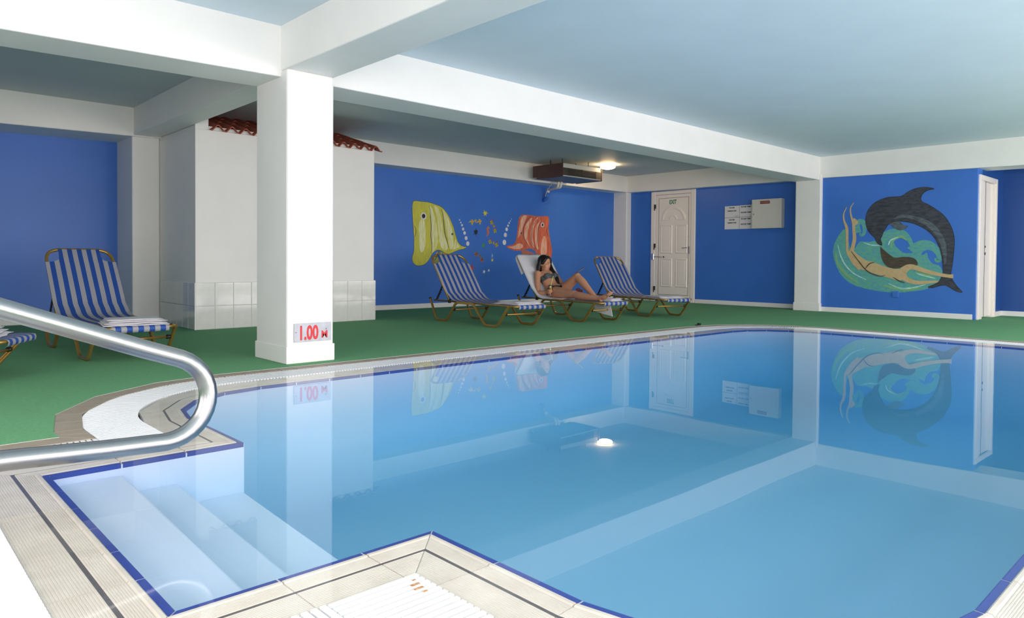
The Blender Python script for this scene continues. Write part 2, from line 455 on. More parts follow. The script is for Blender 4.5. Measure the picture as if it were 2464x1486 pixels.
# basin (walls + floor) and the steps in the alcove
DEPTH = -0.72
def main_outline():
    P = []
    def line(a, b, n=1):
        for i in range(n): P.append(Vector((a[0] + (b[0] - a[0])*i/n, a[1] + (b[1] - a[1])*i/n)))
    def arc(cx, cy, a0, a1, n=8):
        for i in range(n): a = math.radians(a0 + (a1 - a0)*i/n); P.append(Vector((cx + PR*math.cos(a), cy + PR*math.sin(a))))
    line((PXL, AYB), (PXL, AYT)); line((PXL, AYT), (PXL, PYT - PR)); arc(PXL + PR, PYT - PR, 180, 90)
    line((PXL + PR, PYT), (PXR - PR, PYT), 6); arc(PXR - PR, PYT - PR, 90, 0); line((PXR, PYT - PR), (PXR, PYB + PR), 3)
    arc(PXR - PR, PYB + PR, 0, -90); line((PXR - PR, PYB), (PXL + PR, PYB), 6); arc(PXL + PR, PYB + PR, 270, 180); line((PXL, PYB + PR), (PXL, AYB))
    return P
MP = main_outline(); NM = len(MP)
def m_off(i, d):
    a, b, c = MP[i - 1], MP[i % NM], MP[(i + 1) % NM]
    d1, d2 = (b - a).normalized(), (c - b).normalized(); n1, n2 = Vector((d1.y, -d1.x)), Vector((d2.y, -d2.x)); m = (n1 + n2).normalized()
    return b + m*d/m.dot(n1)
COVE = [(0.0, -0.30)] + [(0.45*(1 - math.cos(a)), -0.30 + (DEPTH + 0.30)*math.sin(a)) for a in [math.radians(10*k) for k in range(1, 10)]]
bm = bmesh.new()
rings = [[bm.verts.new((m_off(i, d).x, m_off(i, d).y, z)) for i in range(NM)] for d, z in COVE]
for r in range(len(rings) - 1):
    for i in range(NM): bm.faces.new((rings[r][i], rings[r][(i + 1) % NM], rings[r + 1][(i + 1) % NM], rings[r + 1][i]))
bm.faces.new(rings[-1])
topv = [bm.verts.new((p.x, p.y, -0.014)) for p in MP]
for i in range(1, NM): bm.faces.new((topv[i], topv[(i + 1) % NM], rings[0][(i + 1) % NM], rings[0][i]))
bmesh.ops.recalc_face_normals(bm, faces=bm.faces)
me = bpy.data.meshes.new('pool_basin'); bm.to_mesh(me); bm.free()
for p in me.polygons: p.use_smooth = True
basin = struct(link('pool_basin', me, MT['liner']))
V = [(PXL, AYB, -.014), (AX, AYB, -.014), (AX, AYT, -.014), (PXL, AYT, -.014), (PXL, AYB, -.32), (AX, AYB, -.32), (AX, AYT, -.32), (PXL, AYT, -.32)]
link('alcove_wall', mesh('alcove_wall', V, [(0, 1, 5, 4), (1, 2, 6, 5), (2, 3, 7, 6)]), MT['liner'], basin)
STEPS = [(0.80, -0.119, -0.055), (1.005, -0.195, -0.133), (1.285, -0.297, -0.228)]
for k, (xe, zn, zf) in enumerate(STEPS):
    zb = -0.32
    v = [(AX, AYB, zb), (xe, AYB, zb), (xe, AYT, zb), (AX, AYT, zb), (AX, AYB, zn), (xe, AYB, zn), (xe, AYT, zf), (AX, AYT, zf)]
    me = mesh('step', v, box_vf(0, 1, 0, 1, 0, 1)[1]); bevel_me(me, 0.012, 3)
    link('step', me, MT['liner'], basin)

# rim: bed with gutter, then tiles laid on it
sur = []
prof = [(0.0, -0.0132), (0.2165, -0.0132), (0.2165, -0.13), (0.4715, -0.13), (0.4715, -0.012), (0.5903, -0.012), (0.5907, 0.0006)]
V = [];
for i in range(NP):
    for d, z in prof:
        p = off(i, d); V.append((p.x, p.y, z))
k = len(prof); F = []
for i in range(NP):
    for j in range(k - 1):
        a, b = i*k + j, ((i + 1) % NP)*k + j; F.append((a, b, b + 1, a + 1))
surround = struct(link('pool_surround', mesh('pool_surround', V, F), MT['grout']))
def strip(name, d0, d1, z, m):
    V = []
    for i in range(NP):
        for d in (d0, d1): p = off(i, d); V.append((p.x, p.y, z))
    F = [(2*i, 2*((i + 1) % NP), 2*((i + 1) % NP) + 1, 2*i + 1) for i in range(NP)]
    return link(name, mesh(name, V, F), m, surround)
strip('grout_line', 0.094, 0.1065, -0.0128, MT['dgrout'])
strip('border_bed', 0.4718, 0.590, -0.0095, MT['seal'])
strip('gutter_floor', 0.217, 0.471, -0.129, MT['channel'])
def piece(name, i, prof, m, gap=0.0022, span=(0, 1)):
    """a tile between path points i and i+1 with cross section prof [(d, z)], closed underneath"""
    zb = -0.03
    pr = list(prof) + [(prof[-1][0], zb), (prof[0][0], zb)]
    V = []
    for e in (0, 1):
        for d, z in pr:
            a, b = off(i, d), off(i + 1, d); L = max((b - a).length, 1e-3); t = min(0.2, gap/L); t = span[0] + t if e == 0 else span[1] - t
            p = a + (b - a)*t; V.append((p.x, p.y, z))
    n = len(pr)
    F = [(j, (j + 1) % n, n + (j + 1) % n, n + j) for j in range(n)] + [tuple(range(n))[::-1], tuple(range(n, 2*n))]
    return link(name, mesh(name, V, F), m, surround)
def ribs(d0, d1, n, z0, z1):
    out = []; w = (d1 - d0)/n
    for i in range(n):
        a = d0 + i*w; out += [(a, z0), (a + w*0.25, z1), (a + w*0.75, z1)]
    return out + [(d1, z0)]
P_BLUE = [(-0.0006, -0.026), (-0.0006, -0.0125), (0.003, -0.0115), (0.0185, -0.0115), (0.0205, -0.0135)]
P_EDGE = [(0.022, -0.0125), (0.026, -0.0075), (0.036, -0.0075), (0.041, -0.0115)] + ribs(0.0425, 0.094, 8, -0.0116, -0.0102)
P_DECK = ribs(0.1065, 0.2145, 14, -0.0116, -0.0102)
P_BORD = [(0.4735, -0.004), (0.476, -0.001), (0.588, -0.001), (0.5905, -0.002)]
for i in range(NP):
    piece('edge_band_tile', i, P_BLUE, MT['btile'], .0032)
    piece('grip_tile', i, P_EDGE, MT['etile'])
    piece('deck_tile', i, P_DECK, MT['etile'])
    for h_ in ((0, .5), (.5, 1)): piece('border_tile', i, P_BORD, MT['otile'], .0035, h_)

# overflow grate: cross bars in the gutter
D0, D1 = 0.219, 0.469
def bar_vf(a, b, w, z0=-0.024, z1=-0.003):
    a, b = Vector(a), Vector(b); t = (b - a).normalized(); n = Vector((-t.y, t.x))*w/2
    q = [a - n, b - n, b + n, a + n]
    V = [(p.x, p.y, z0) for p in q] + [(p.x, p.y, z1) for p in q]
    return V, [(4, 5, 6, 7), (0, 1, 5, 4), (1, 2, 6, 5), (2, 3, 7, 6), (3, 0, 4, 7), (0, 3, 2, 1)]
PITCH_B, BW = 0.0225, 0.0145
def run(a, b): # straight run: list of bars from path line a->b, outward left
    a, b = Vector(a), Vector(b); d = (b - a); L = d.length; t = d/L; n = Vector((-t.y, t.x)); k = int(L/PITCH_B); out = []
    for i in range(k):
        c = a + t*((i + 0.5)*L/k); out.append((c + n*D0, c + n*D1))
    return out
def runarc(cx, cy, a0, a1):
    Rm = PR + 0.34; k = int(abs(math.radians(a1 - a0))*Rm/PITCH_B); out = []
    for i in range(k):
        a = math.radians(a0 + (a1 - a0)*(i + 0.5)/k); u = Vector((math.cos(a), math.sin(a))); c = Vector((cx, cy))
        out.append((c + u*(PR + D0), c + u*(PR + D1)))
    return out
def support_bars(name, bars, parent):
    # two carriers under the cross bars
    parts_ = []
    for f in (0.25, 0.75):
        pts = [a + (b - a)*f for a, b in bars]
        if len(pts) > 1:
            parts_.append(tube_vf([(p.x, p.y, -0.03) for p in pts], [(-.006, -.006), (.006, -.006), (.006, .006), (-.006, .006)]))
    me = mesh(name, *join_vf(parts_)); return link(name, me, MT['grate'], parent)
def grate(label, bars, single, z1=-0.003):
    g = tag(empty('overflow_grate'), label, 'pool grate')
    if single:
        for a, b in bars: link('bar', mesh('bar', *bar_vf(a, b, BW, z1=z1)), MT['grate'], g)
    else:
        o = link('bars', mesh('bars', *join_vf([bar_vf(a, b, BW) for a, b in bars])), MT['grate'], g); o['kind'] = 'stuff'
    support_bars('carrier', bars, g)
    return g
yin = PYT - PR
grate('white slatted overflow grate beside the steps alcove under the handrail', run((AX, AYB - .47), (AX, AYT + .47)), True)
grate('white slatted overflow grate between green carpet and blue edge of steps alcove', run((AX - .2, AYT), (PXL - D1, AYT)), True)
grate('white slatted overflow grate bending around the rounded pool corner near the steps', run((PXL, AYT + D0), (PXL, yin)) + runarc(PXL + PR, yin, 180, 90), True)
grate('white slatted overflow grate running straight past the depth sign column and loungers', run((PXL + PR, PYT), (PXR - PR, PYT)), False)
grate('white slatted overflow grate along pool side below the dolphin mural', runarc(PXR - PR, yin, 90, 0) + run((PXR, yin), (PXR, PYB + PR)), False)
grate('white slatted overflow grate on the windows side of pool', runarc(PXR - PR, PYB + PR, 0, -90) + run((PXR - PR, PYB), (PXL + PR, PYB)), False)
rusty = grate('white slatted overflow grate with rust stains on tiled corner beside steps', runarc(PXL + PR, PYB + PR, 270, 180) + run((PXL, PYB + PR), (PXL, AYB - D0)), True)
grate('short white slatted overflow grate with bars crosswise to rust stained grate', run((PXL - D1, AYB), (AX - .2, AYB)), True)

RUST = mat('rust', (150, 92, 48), .9, rgb2=(206, 170, 130), scale=220)
for k_, (w_, h_) in enumerate(((.010, .006), (.026, .010), (.028, .009), (.014, .008))):
    yb_ = AYB - D0 - PITCH_B*(k_ + 1.5); xb_ = PXL - D0 - .022 - .004*k_
    link('rust_stain', mesh('rust_stain', *box_vf(xb_ - w_, xb_, yb_ - h_/2, yb_ + h_/2, -.0032, -.0026)), RUST, rusty)
# water: fills the basin and floods the rim up to the grate
def water_mat():
    m = bpy.data.materials.new('pool_water'); m.use_nodes = True; nt = m.node_tree
    nt.nodes.remove(nt.nodes['Principled BSDF']); out = nt.nodes['Material Output']
    fr = nt.nodes.new('ShaderNodeFresnel')
    # the surface does not bend rays, so both faces use the same reflectance (the node inverts the index on back faces)
    ge = nt.nodes.new('ShaderNodeNewGeometry'); mi = nt.nodes.new('ShaderNodeMix'); mi.data_type = 'FLOAT'
    mi.inputs['A'].default_value = 1.333; mi.inputs['B'].default_value = 1/1.333
    nt.links.new(ge.outputs['Backfacing'], mi.inputs['Factor']); nt.links.new(mi.outputs[0], fr.inputs['IOR'])
    tr = nt.nodes.new('ShaderNodeBsdfTransparent'); tr.inputs['Color'].default_value = (1, 1, 1, 1)
    gl = nt.nodes.new('ShaderNodeBsdfGlossy'); gl.inputs['Roughness'].default_value = 0.0; gl.inputs['Color'].default_value = (0.95, 0.97, 1, 1)
    mx = nt.nodes.new('ShaderNodeMixShader')
    tc = nt.nodes.new('ShaderNodeTexCoord'); nz = nt.nodes.new('ShaderNodeTexNoise'); nz.inputs['Scale'].default_value = 1.2; nz.inputs['Detail'].default_value = 1.0
    bp = nt.nodes.new('ShaderNodeBump'); bp.inputs['Strength'].default_value = 0.012; bp.inputs['Distance'].default_value = 0.05
    nt.links.new(tc.outputs['Object'], nz.inputs['Vector']); nt.links.new(nz.outputs['Fac'], bp.inputs['Height'])
    for n in (fr, gl): nt.links.new(bp.outputs['Normal'], n.inputs['Normal'])
    nt.links.new(fr.outputs['Fac'], mx.inputs['Fac']); nt.links.new(tr.outputs[0], mx.inputs[1]); nt.links.new(gl.outputs[0], mx.inputs[2])
    nt.links.new(mx.outputs[0], out.inputs['Surface'])
    va = nt.nodes.new('ShaderNodeVolumeAbsorption'); va.inputs['Color'].default_value = WATER_COL; va.inputs['Density'].default_value = WATER_DEN
    nt.links.new(va.outputs[0], out.inputs['Volume'])
    return m
WATER_COL, WATER_DEN = (0.44, 0.80, 0.89, 1), 0.70
top = ring(0.2163); NT = len(top)
bm = bmesh.new()
vt = [bm.verts.new((p.x, p.y, Z_W)) for p in top]; vb = [bm.verts.new((p.x, p.y, -0.80)) for p in top]
bm.faces.new(vt[::-1]); bm.faces.new(vb)
for i in range(NT): bm.faces.new((vt[i], vt[(i + 1) % NT], vb[(i + 1) % NT], vb[i]))
bmesh.ops.recalc_face_normals(bm, faces=bm.faces)
bmesh.ops.triangulate(bm, faces=[f for f in bm.faces if len(f.verts) > 4])
me = bpy.data.meshes.new('pool_water'); bm.to_mesh(me); bm.free()
tag(link('pool_water', me, water_mat()), 'clear still blue pool water mirroring the room', 'water', kind='stuff')

# ------------------------------------------------------------------ doors
EX = EXIT_X
def face_x(Y, Z, x): return (x, Y, Z)              # helper for outlines on walls facing -X
d1 = struct(boxes('door_1', [(EX - .03, EX + .02, 7.85, 7.945, 0, 2.262), (EX - .03, EX + .02, 8.80, 8.905, 0, 2.262), (EX - .029, EX + .02, 7.944, 8.801, 2.19, 2.262)], MT['door'], bev=0.006))
d1['label'] = 'white panelled exit door with arched top panel'
leaf = box('door_leaf', EX - .022, EX + .02, 7.95, 8.795, 0.02, 2.185, MT['door'], d1, bev=0.004)
boxes('seal', [(EX - .0245, EX - .02, 7.995, 8.001, .14, 2.12), (EX - .0245, EX - .02, 8.709, 8.715, .14, 2.12), (EX - .0245, EX - .02, 7.995, 8.715, 2.114, 2.12), (EX - .0245, EX - .02, 7.995, 8.715, .14, .146)], MT['seal'], leaf)
def raised_panel(y0, y1, z0, z1):
    x = EX - .022
    ins = [(0, 0.0), (0.022, -0.014), (0.045, -0.006), (0.062, -0.012)]
    V, F = [], []
    for k_, (d, h) in enumerate(ins):
        for (yy, zz) in ((y0 + d, z0 + d), (y1 - d, z0 + d), (y1 - d, z1 - d), (y0 + d, z1 - d)): V.append((x + h + (0.002 if k_ == 0 else 0), yy, zz))
    for k_ in range(3):
        for j in range(4): F.append((4*k_ + j, 4*k_ + (j + 1) % 4, 4*k_ + 4 + (j + 1) % 4, 4*k_ + 4 + j))
    F.append((12, 13, 14, 15))
    link('door_panel', mesh('door_panel', V, F), MT['door'], leaf)
raised_panel(8.375, 8.665, 0.98, 1.575); raised_panel(8.02, 8.305, 0.98, 1.575)
raised_panel(8.37, 8.66, 0.295, 0.89); raised_panel(8.015, 8.30, 0.295, 0.89)
def arch_panel(r0, r1, c=(8.36, 1.675), h=0.012):
    V, F = [], []; n = 20
    for i in range(n + 1):
        a = math.pi*i/n
        for k_, (r, dx) in enumerate(((r1, 0.001), (r1 - .02, -h), (r0 + .02, -h*.6), (r0, 0.001))): V.append((EX - .022 + dx, c[0] + r*math.cos(a), c[1] + r*0.96*math.sin(a)))
    for i in range(n):
        for k_ in range(3): a = i*4 + k_; F.append((a, a + 4, a + 5, a + 1))
    link('door_panel', mesh('door_panel', V, F, smooth=True), MT['door'], leaf)
arch_panel(0.215, 0.295); arch_panel(0.045, 0.105)
boxes('door_panel', [(EX - .030, EX - .02, 8.07, 8.25, 1.66, 1.678), (EX - .030, EX - .02, 8.47, 8.65, 1.66, 1.678)], MT['door'], leaf, bev=0.004)
for zc in (1.95, 1.14, 0.26):
    h = boxes('hinge', [(EX - .055, EX - .02, 8.785, 8.815, zc - .035, zc + .05), (EX - .05, EX - .02, 8.805, 8.82, zc - .075, zc + .01)], MT['black'], leaf, bev=0.004)
lt = boxes('latch', [(EX - .06, EX - .028, 8.81, 8.87, .855, .985)], MT['chrome'], d1, bev=0.006)
tube('latch_rod', [(EX - .045, 8.82, .92), (EX - .045, 8.58, .915)], .007, MT['chrome'], lt)
lathe('latch_knob', [(0, -.016), (.013, -.01), (.013, .01), (0, .016)], MT['black'], lt, n=10, origin=(EX - .045, 8.57, .915))
hd = box('handle', EX - .034, EX - .02, 7.962, 7.998, 0.98, 1.13, MT['chrome'], leaf, bev=0.006)
tube('lever', fillet([(EX - .03, 7.98, 1.10), (EX - .075, 7.98, 1.10), (EX - .075, 8.115, 1.09)], .02), .009, MT['chrome'], hd)
MX = Matrix(((0, 0, -1, 0), (-1, 0, 0, 0), (0, 1, 0, 0), (0, 0, 0, 1)))     # text reading on a wall that faces -X
def on_x(x, y, z): return Matrix.Translation((x, y, z)) @ MX
text_mesh('lettering', 'EXIT', 0.118, MT['green'], d1, offset=0.0035, mw=on_x(EX - .0235, 8.375, 2.027), sx=0.70)

d2 = struct(boxes('door_2', [(12.03, 12.07, 2.925, 2.955, 0, 2.115), (12.90, 12.975, 2.925, 2.955, 0, 2.115), (12.069, 12.901, 2.926, 2.955, 2.04, 2.115)], MT['door'], bev=0.004))
l2 = box('door_leaf', 12.30, 12.90, 2.98, 3.02, 0.02, 2.06, MT['door'], d2, bev=0.003)
box('jamb', 12.07, 12.30, 2.944, 3.05, 0.0, 2.06, MT['door'], d2)
box('jamb', 12.86, 12.905, 2.944, 3.06, 0.0, 2.06, MT['door'], d2)
boxes('seal', [(12.52, 12.525, 2.975, 2.985, .02, 2.06)], MT['seal'], l2)
box('pull_plate', 12.42, 12.45, 2.965, 2.982, 0.95, 1.40, MT['enamel'], l2, bev=0.004)
boxes('lock', [(12.535, 12.555, 2.972, 2.982, .95, .99), (12.535, 12.555, 2.972, 2.982, 1.06, 1.09)], MT['black'], l2)

# ------------------------------------------------------------------ signs and boxes on the walls
sg = tag(empty('depth_sign', (2.668, 5.1225, 0.236)), 'white depth plate reading 1.00 m in red on column', 'sign')
box('plate', -.157, .157, -.0035, .0035, -.072, .072, MT['plate'], sg, bev=0.002)
MY = Matrix(((1, 0, 0, 0), (0, 0, -1, 0), (0, 1, 0, 0), (0, 0, 0, 1)))      # text on a wall that faces -Y
def on_y(x, y, z): return Matrix.Translation((x, y, z)) @ MY
text_mesh('numerals', '1.00', 0.150, MT['red'], sg, offset=0.0048, mw=on_y(-.040, -.0045, -.008), sx=0.66)
text_mesh('unit_letter', 'M', 0.078, MT['red'], sg, offset=0.0022, mw=on_y(.098, -.0045, -.024), sx=0.95)
for x, z in ((-.142, .004), (.112, .02)): lathe('screw', [(0, -.002), (.004, -.002), (.004, .002), (0, .002)], MT['black'], sg, n=8, origin=(x, -.0045, z))

def temp_board(label, y0, y1, z0, z1, rows):
    o = tag(empty('temperature_board', (EX, (y0 + y1)/2, (z0 + z1)/2)), label, 'sign')
    w, h = (y1 - y0)/2, (z1 - z0)/2
    box('card', -.008, 0, -w, w, -h, h, MT['card'], o, bev=0.001)
    boxes('rule', [(-.0095, -.008, -w, w, -.003, .003), (-.0095, -.008, w - .003, w, -h, h)] + [(-.0095, -.008, -w*.8, w*.82, zz, zz + .005) for _, _, zz in rows if _ is None], MT['dgrout'], o)
    for s_, size, zz in rows:
        if s_: text_mesh('lettering', s_, size, MT['ink'], o, offset=0.0012, mw=on_x(-.0092, .022 if len(s_) in (9, 10) else 0.0, zz), sx=1.02)
    return o
temp_board('white card reading room temperature and water temperature beside cabinet', 6.905, 7.212, 1.442, 1.882,
           [('ROOM', .034, .185), ('TEMPERATURE', .028, .125), (None, 0, .065), ('WATER', .034, -.045), ('TEMPERATURE', .028, -.10), (None, 0, -.155)])
temp_board('white card reading room temp and water temp partly behind cabinet', 6.594, 6.902, 1.442, 1.886,
           [('ROOM TEMP', .034, .19), (None, 0, .14), ('WATER TEMP', .034, .085), (None, 0, .035), ('ROOM TEMP', .034, -.035), (None, 0, -.085), ('WATER TEMP', .034, -.135), (None, 0, -.185)])
cb = tag(empty('wall_cabinet', (EX, 6.305, 1.70)), 'grey white metal wall cabinet with no smoking sign', 'cabinet')
box('body', -.13, 0, -.285, .285, -.265, .265, MT['enamel'], cb, bev=0.006)
dr = box('door', -.137, -.13, -.245, .27, -.245, .245, MT['enamel'], cb, bev=0.002)
MLOCK = lathe('lock', [(0, -.006), (.011, -.006), (.014, 0), (.011, .006), (0, .006)], MT['chrome'], dr, n=12); MLOCK.rotation_euler = (0, math.pi/2, 0); MLOCK.location = (-.142, .235, -.005)
for zc in (.17, -.17): box('hinge', -.142, -.135, -.255, -.243, zc - .045, zc + .045, MT['enamel'], dr)
ns = tag(empty('smoking_sign', (EX - .139, 6.325, 1.905)), 'small maroon no smoking sign on the cabinet door', 'sign')
box('plate', -.003, 0, -.092, .092, -.026, .026, MT['maroon'], ns)
text_mesh('lettering', 'NO SMOKING', .026, MT['pink'], ns, offset=.0006, mw=on_x(-.0038, 0, 0))
tag(link('cable_end', mesh('cable_end', *tube_vf(fillet([(EX - .004, 6.95, 1.675), (EX - .03, 6.94, 1.68), (EX - .035, 6.91, 1.70)], .01), circ(.009, 8)), smooth=True), MT['pipe']), 'short white cable end poking out between temperature cards', 'cable')
ob = tag(empty('socket_cover', (DOL_X, 4.035, 0.33)), 'small square blue painted socket cover below the mural', 'socket cover')
box('plate', -.014, 0, -.05, .05, -.05, .05, MT['blue'], ob, bev=0.005)
box('cap', -.018, -.013, -.035, .035, -.035, .035, MT['blue'], ob, bev=0.004)
tag(link('rubber_stop', mesh('rubber_stop', *join_vf([box_vf(7.9, 7.98, 4.985, 5.02, 0, .012), box_vf(7.945, 7.985, 4.985, 5.02, .01, .03)])), MT['black']), 'small black rubber stop lying at the carpet edge', 'stopper')

# ------------------------------------------------------------------ air conditioner under the ceiling
ac = tag(empty('fan_coil_unit', (9.22, 8.57, 2.31)), 'wood sided air conditioner hanging from the ceiling on rods', 'air conditioner')
W_, D_, H_ = 1.08, 0.74, 0.228
box('casing', .018, W_ - .018, .012, D_, 0.004, H_, MT['enamel'], ac, bev=0.003)
veneer = bpy.data.materials['dark_veneer']
for x in (0, W_ - .018):
    me = mesh('side_panel', *join_vf([box_vf(x, x + .018, 0, D_ - .10, -.012, H_), box_vf(x, x + .018, D_ - .10, D_, .02, H_)])); link('side_panel', me, veneer, ac)
box('base_panel', .02, W_ - .02, .02, D_ - .02, -.004, .004, mat('base_grey', (112, 122, 140), .5), ac)
gr = box('grille', .03, W_ - .03, .004, .012, .016, .150, MT['grille'], ac)
for k_ in range(6): box('slat', .17, W_ - .17, -.002, .006, .03 + k_*.019, .036 + k_*.019, MT['black'], gr)
for x in (.15, .52, .90): box('slat_post', x, x + .014, -.003, .006, .016, .15, MT['grille'], gr)
for x, y in ((.045, .05), (.745, .05), (.04, .33), (.715, .33)): tube('hanger_rod', [(x, y, H_ - .02), (x, y, 2.622 - 2.31)], .006, MT['black'], ac, n=8)
pp = tag(empty('condensate_pipe', (0, 0, 0)), 'white and blue pipe elbow dropping from the air conditioner', 'pipe')
for dx, dy in ((0, 0), (.05, -.03)):
    tube('pipe', fillet([(9.87 + dx, 9.27 + dy, 2.335), (9.87 + dx, 9.29 + dy, 2.205), (9.95 + dx*.5, 9.50, 2.20), (10.0, 9.66, 2.19)], .06), .022, MT['pipe'], pp)
tube('wire', fillet([(9.80, 9.30, 2.33), (9.88, 9.5, 2.25), (9.955, 9.66, 2.17), (9.955, 9.70, 2.06)], .05), .006, MT['pipe'], pp, n=8)
tube('socket', [(10.0, 9.655, 2.225), (10.0, 9.675, 2.135)], .030, MT['pipe'], pp)
tube('elbow', fillet([(10.0, 9.675, 2.14), (10.0, 9.70, 2.03), (9.99, 9.82, 1.99)], .06), .033, MT['blue'], pp)

# ceiling lamp
lp = tag(empty('ceiling_lamp', (10.45, 8.56, Z_CB)), 'small lit round ceiling lamp next to the air conditioner', 'lamp')
lathe('lamp_base', [(0, 0), (.09, 0), (.10, -.03), (.10, -.04), (0, -.04)], MT['enamel'], lp)
lathe('diffuser', [(.10, -.028), (.142, -.038), (.135, -.058), (.09, -.078), (.04, -.088), (0, -.09)], mat('lamp_glass', (255, 226, 180), .4, emit=(255, 214, 160), estr=45.0), lp)

# ------------------------------------------------------------------ handrail over the steps
rail_path = [(-.12, 2.40, .0), (-.10, 2.40, .62), (.06, 2.40, .752), (.312, 2.40, .660), (.80, 2.40, .489)]
a = [Vector(p) for p in rail_path]
bend = []
c = Vector((.735, 2.40, .354)); Rb = .135
for i in range(15):
    th = math.radians(68 - i*(68 + 88)/14); bend.append(c + Vector((Rb*1.02*math.cos(th), -.012*i/14, Rb*math.sin(th))))
low = [(.56, 2.364, .231), (.301, 2.33, .253), (.02, 2.28, .262), (-.05, 2.27, .0)]
pts = fillet(a[:4] + [bend[0] - Vector((.10, 0, -.036))], [0, .1, .1, .02, 0], 6) + bend + fillet([Vector(p) for p in low], [0, .05, .1, 0], 6)
rl = tag(empty('handrail', (0, 0, 0)), 'bent stainless steel handrail tube above the pool steps', 'handrail')
tube('rail_tube', pts, .0285, MT['steel'], rl, n=24)
for p in ((-.12, 2.40, 0), (-.05, 2.27, 0)): lathe('floor_flange', [(0, .012), (.05, .010), (.055, 0), (0, 0)], MT['steel'], rl, origin=p)

# ------------------------------------------------------------------ sun loungers
RIDGE = [(-.014, -.009), (-.014, .009), (-.010, .0115), (-.003, .0115), (0, .0085), (.003, .0115), (.010, .0115), (.014, .009), (.014, -.009), (.010, -.0115), (.003, -.0115), (0, -.0085), (-.003, -.0115), (-.010, -.0115)]
def P3(t, s, z): return Vector((t, -s, z))
HINGE, TOPB = (0.44, 0.285), (-0.03, 0.875)
def back_pt(f): return (HINGE[0] + (TOPB[0] - HINGE[0])*f, HINGE[1] + (TOPB[1] - HINGE[1])*f)
def sling_mesh(name, rows, thick=0.004):
    """rows: list of (s, z, half width) from top to bottom"""
    V, F, UV = [], [], []; n = 13
    for (s, z, hw) in rows:
        for j in range(n + 1):
            t = -hw + 2*hw*j/n; V.append(P3(t, s, z)); UV.append(((t + .3)/.6, s))
    k_ = n + 1
    for i in range(len(rows) - 1):
        for j in range(n): F.append((i*k_ + j, i*k_ + j + 1, (i + 1)*k_ + j + 1, (i + 1)*k_ + j))
    me = bpy.data.meshes.new(name); me.from_pydata([tuple(v) for v in V], [], F); me.update()
    uv = me.uv_layers.new(name='UVMap')
    for l in me.loops: uv.data[l.index].uv = UV[l.vertex_index]
    for p in me.polygons: p.use_smooth = True
    me.materials.append(MT['sling']); return me
def make_lounger():
    root = empty('sun_lounger')
    for sx in (-1, 1):
        x = sx*.288
        path = fillet([P3(x, 0, .285), P3(x, .16, .014), P3(x, .41, .014), P3(x, .62, .262), P3(x, 1.01, .262), P3(x, 1.25, .014), P3(x, 1.50, .014), P3(x, 1.715, .262)], .055, 5)
        sf = tube('side_frame', path, 0, MT['gold'], root, prof=RIDGE, up=(0, .85, .52), smooth=False)
        box('end_cap', x - .014, x + .014, -.012, .016, .278, .305, MT['black'], sf, bev=.004)
        st = tube('support_strut', [P3(x*.93, .27, .47), P3(x*.93, .12, .275)], 0, MT['black'], root, prof=[(-.010, -.005), (.010, -.005), (.010, .005), (-.010, .005)], smooth=False)
        for q in range(5):
            f = .30 + q*.14; s_, z_ = .27 - .15*f, .47 - .195*f
            box('tooth', x*.93 - .005, x*.93 + .005, -(s_ + .028), -(s_ + .006), z_ - .012, z_ + .006, MT['black'], st)
        box('hinge_block', x*.93 - .014, x*.93 + .014, -(HINGE[0] + .02), -(HINGE[0] - .02), .245, .30, MT['black'], root, bev=.005)
    seat = fillet([P3(-.262, .06, .270), P3(-.262, 1.80, .266), P3(.262, 1.80, .266), P3(.262, .06, .270)], .07, 6)
    tube('seat_frame', seat, .0125, MT['gold'], root, n=10)
    bf = [P3(-.275, *HINGE), P3(-.275, *TOPB), P3(.275, *TOPB), P3(.275, *HINGE)]
    tube('back_frame', fillet(bf, .13, 7), .0145, MT['gold'], root, n=12)
    for s_, z_ in ((.535, .165), (1.625, .165)):
        cb_ = tube('cross_bar', [P3(-.275, s_, z_), P3(.275, s_, z_)], .0105, MT['gold'], root, n=10)
        for sx in (-1, 1): tube('connector', [P3(sx*.288, s_, z_), P3(sx*.245, s_, z_)], .017, MT['black'], cb_, n=10)
    # sling: back, curve, seat, wrapped foot edge
    off_n = .020
    rows = []
    def bp(f, hw, o=off_n):
        s_, z_ = back_pt(f); nx, nz = .78, .62; return (s_ + nx*o, z_ + nz*o*.8, hw)
    for f in (.785, .74, .65, .5, .36, .24, .15): rows.append(bp(f, .292 if f < .78 else .292, off_n - .004 + .010*(1 - abs(f - .4))))
    for s_, z_ in ((.455, .345), (.50, .312), (.56, .290), (.66, .276), (.85, .268), (1.1, .266), (1.4, .270), (1.7, .279), (1.795, .281), (1.812, .275), (1.818, .260), (1.814, .240), (1.80, .232)):
        rows.append((s_, z_, .292 if s_ < .7 else (.272 if s_ < 1.72 else (.205))))
    link('sling', sling_mesh('sling', rows), None, root)
    tab = [(TOPB[0] - .016, TOPB[1] - .012, .172), (TOPB[0] - .014, TOPB[1] + .010, .172), (TOPB[0] + .002, TOPB[1] + .016, .172), bp(.985, .172, .017), bp(.93, .172, .018), bp(.88, .174, .018), bp(.85, .178, .018), bp(.83, .186, .018), bp(.815, .200, .018), bp(.803, .224, .018), bp(.796, .256, .018), bp(.792, .292, .018), bp(.785, .292, .018)]
    link('sling_top', sling_mesh('sling_top', tab), None, root)
    return root
def copy_tree(o, parent=None):
    c = o.copy(); COL.objects.link(c); c.parent = parent
    for ch in list(o.children): copy_tree(ch, c)
    return c
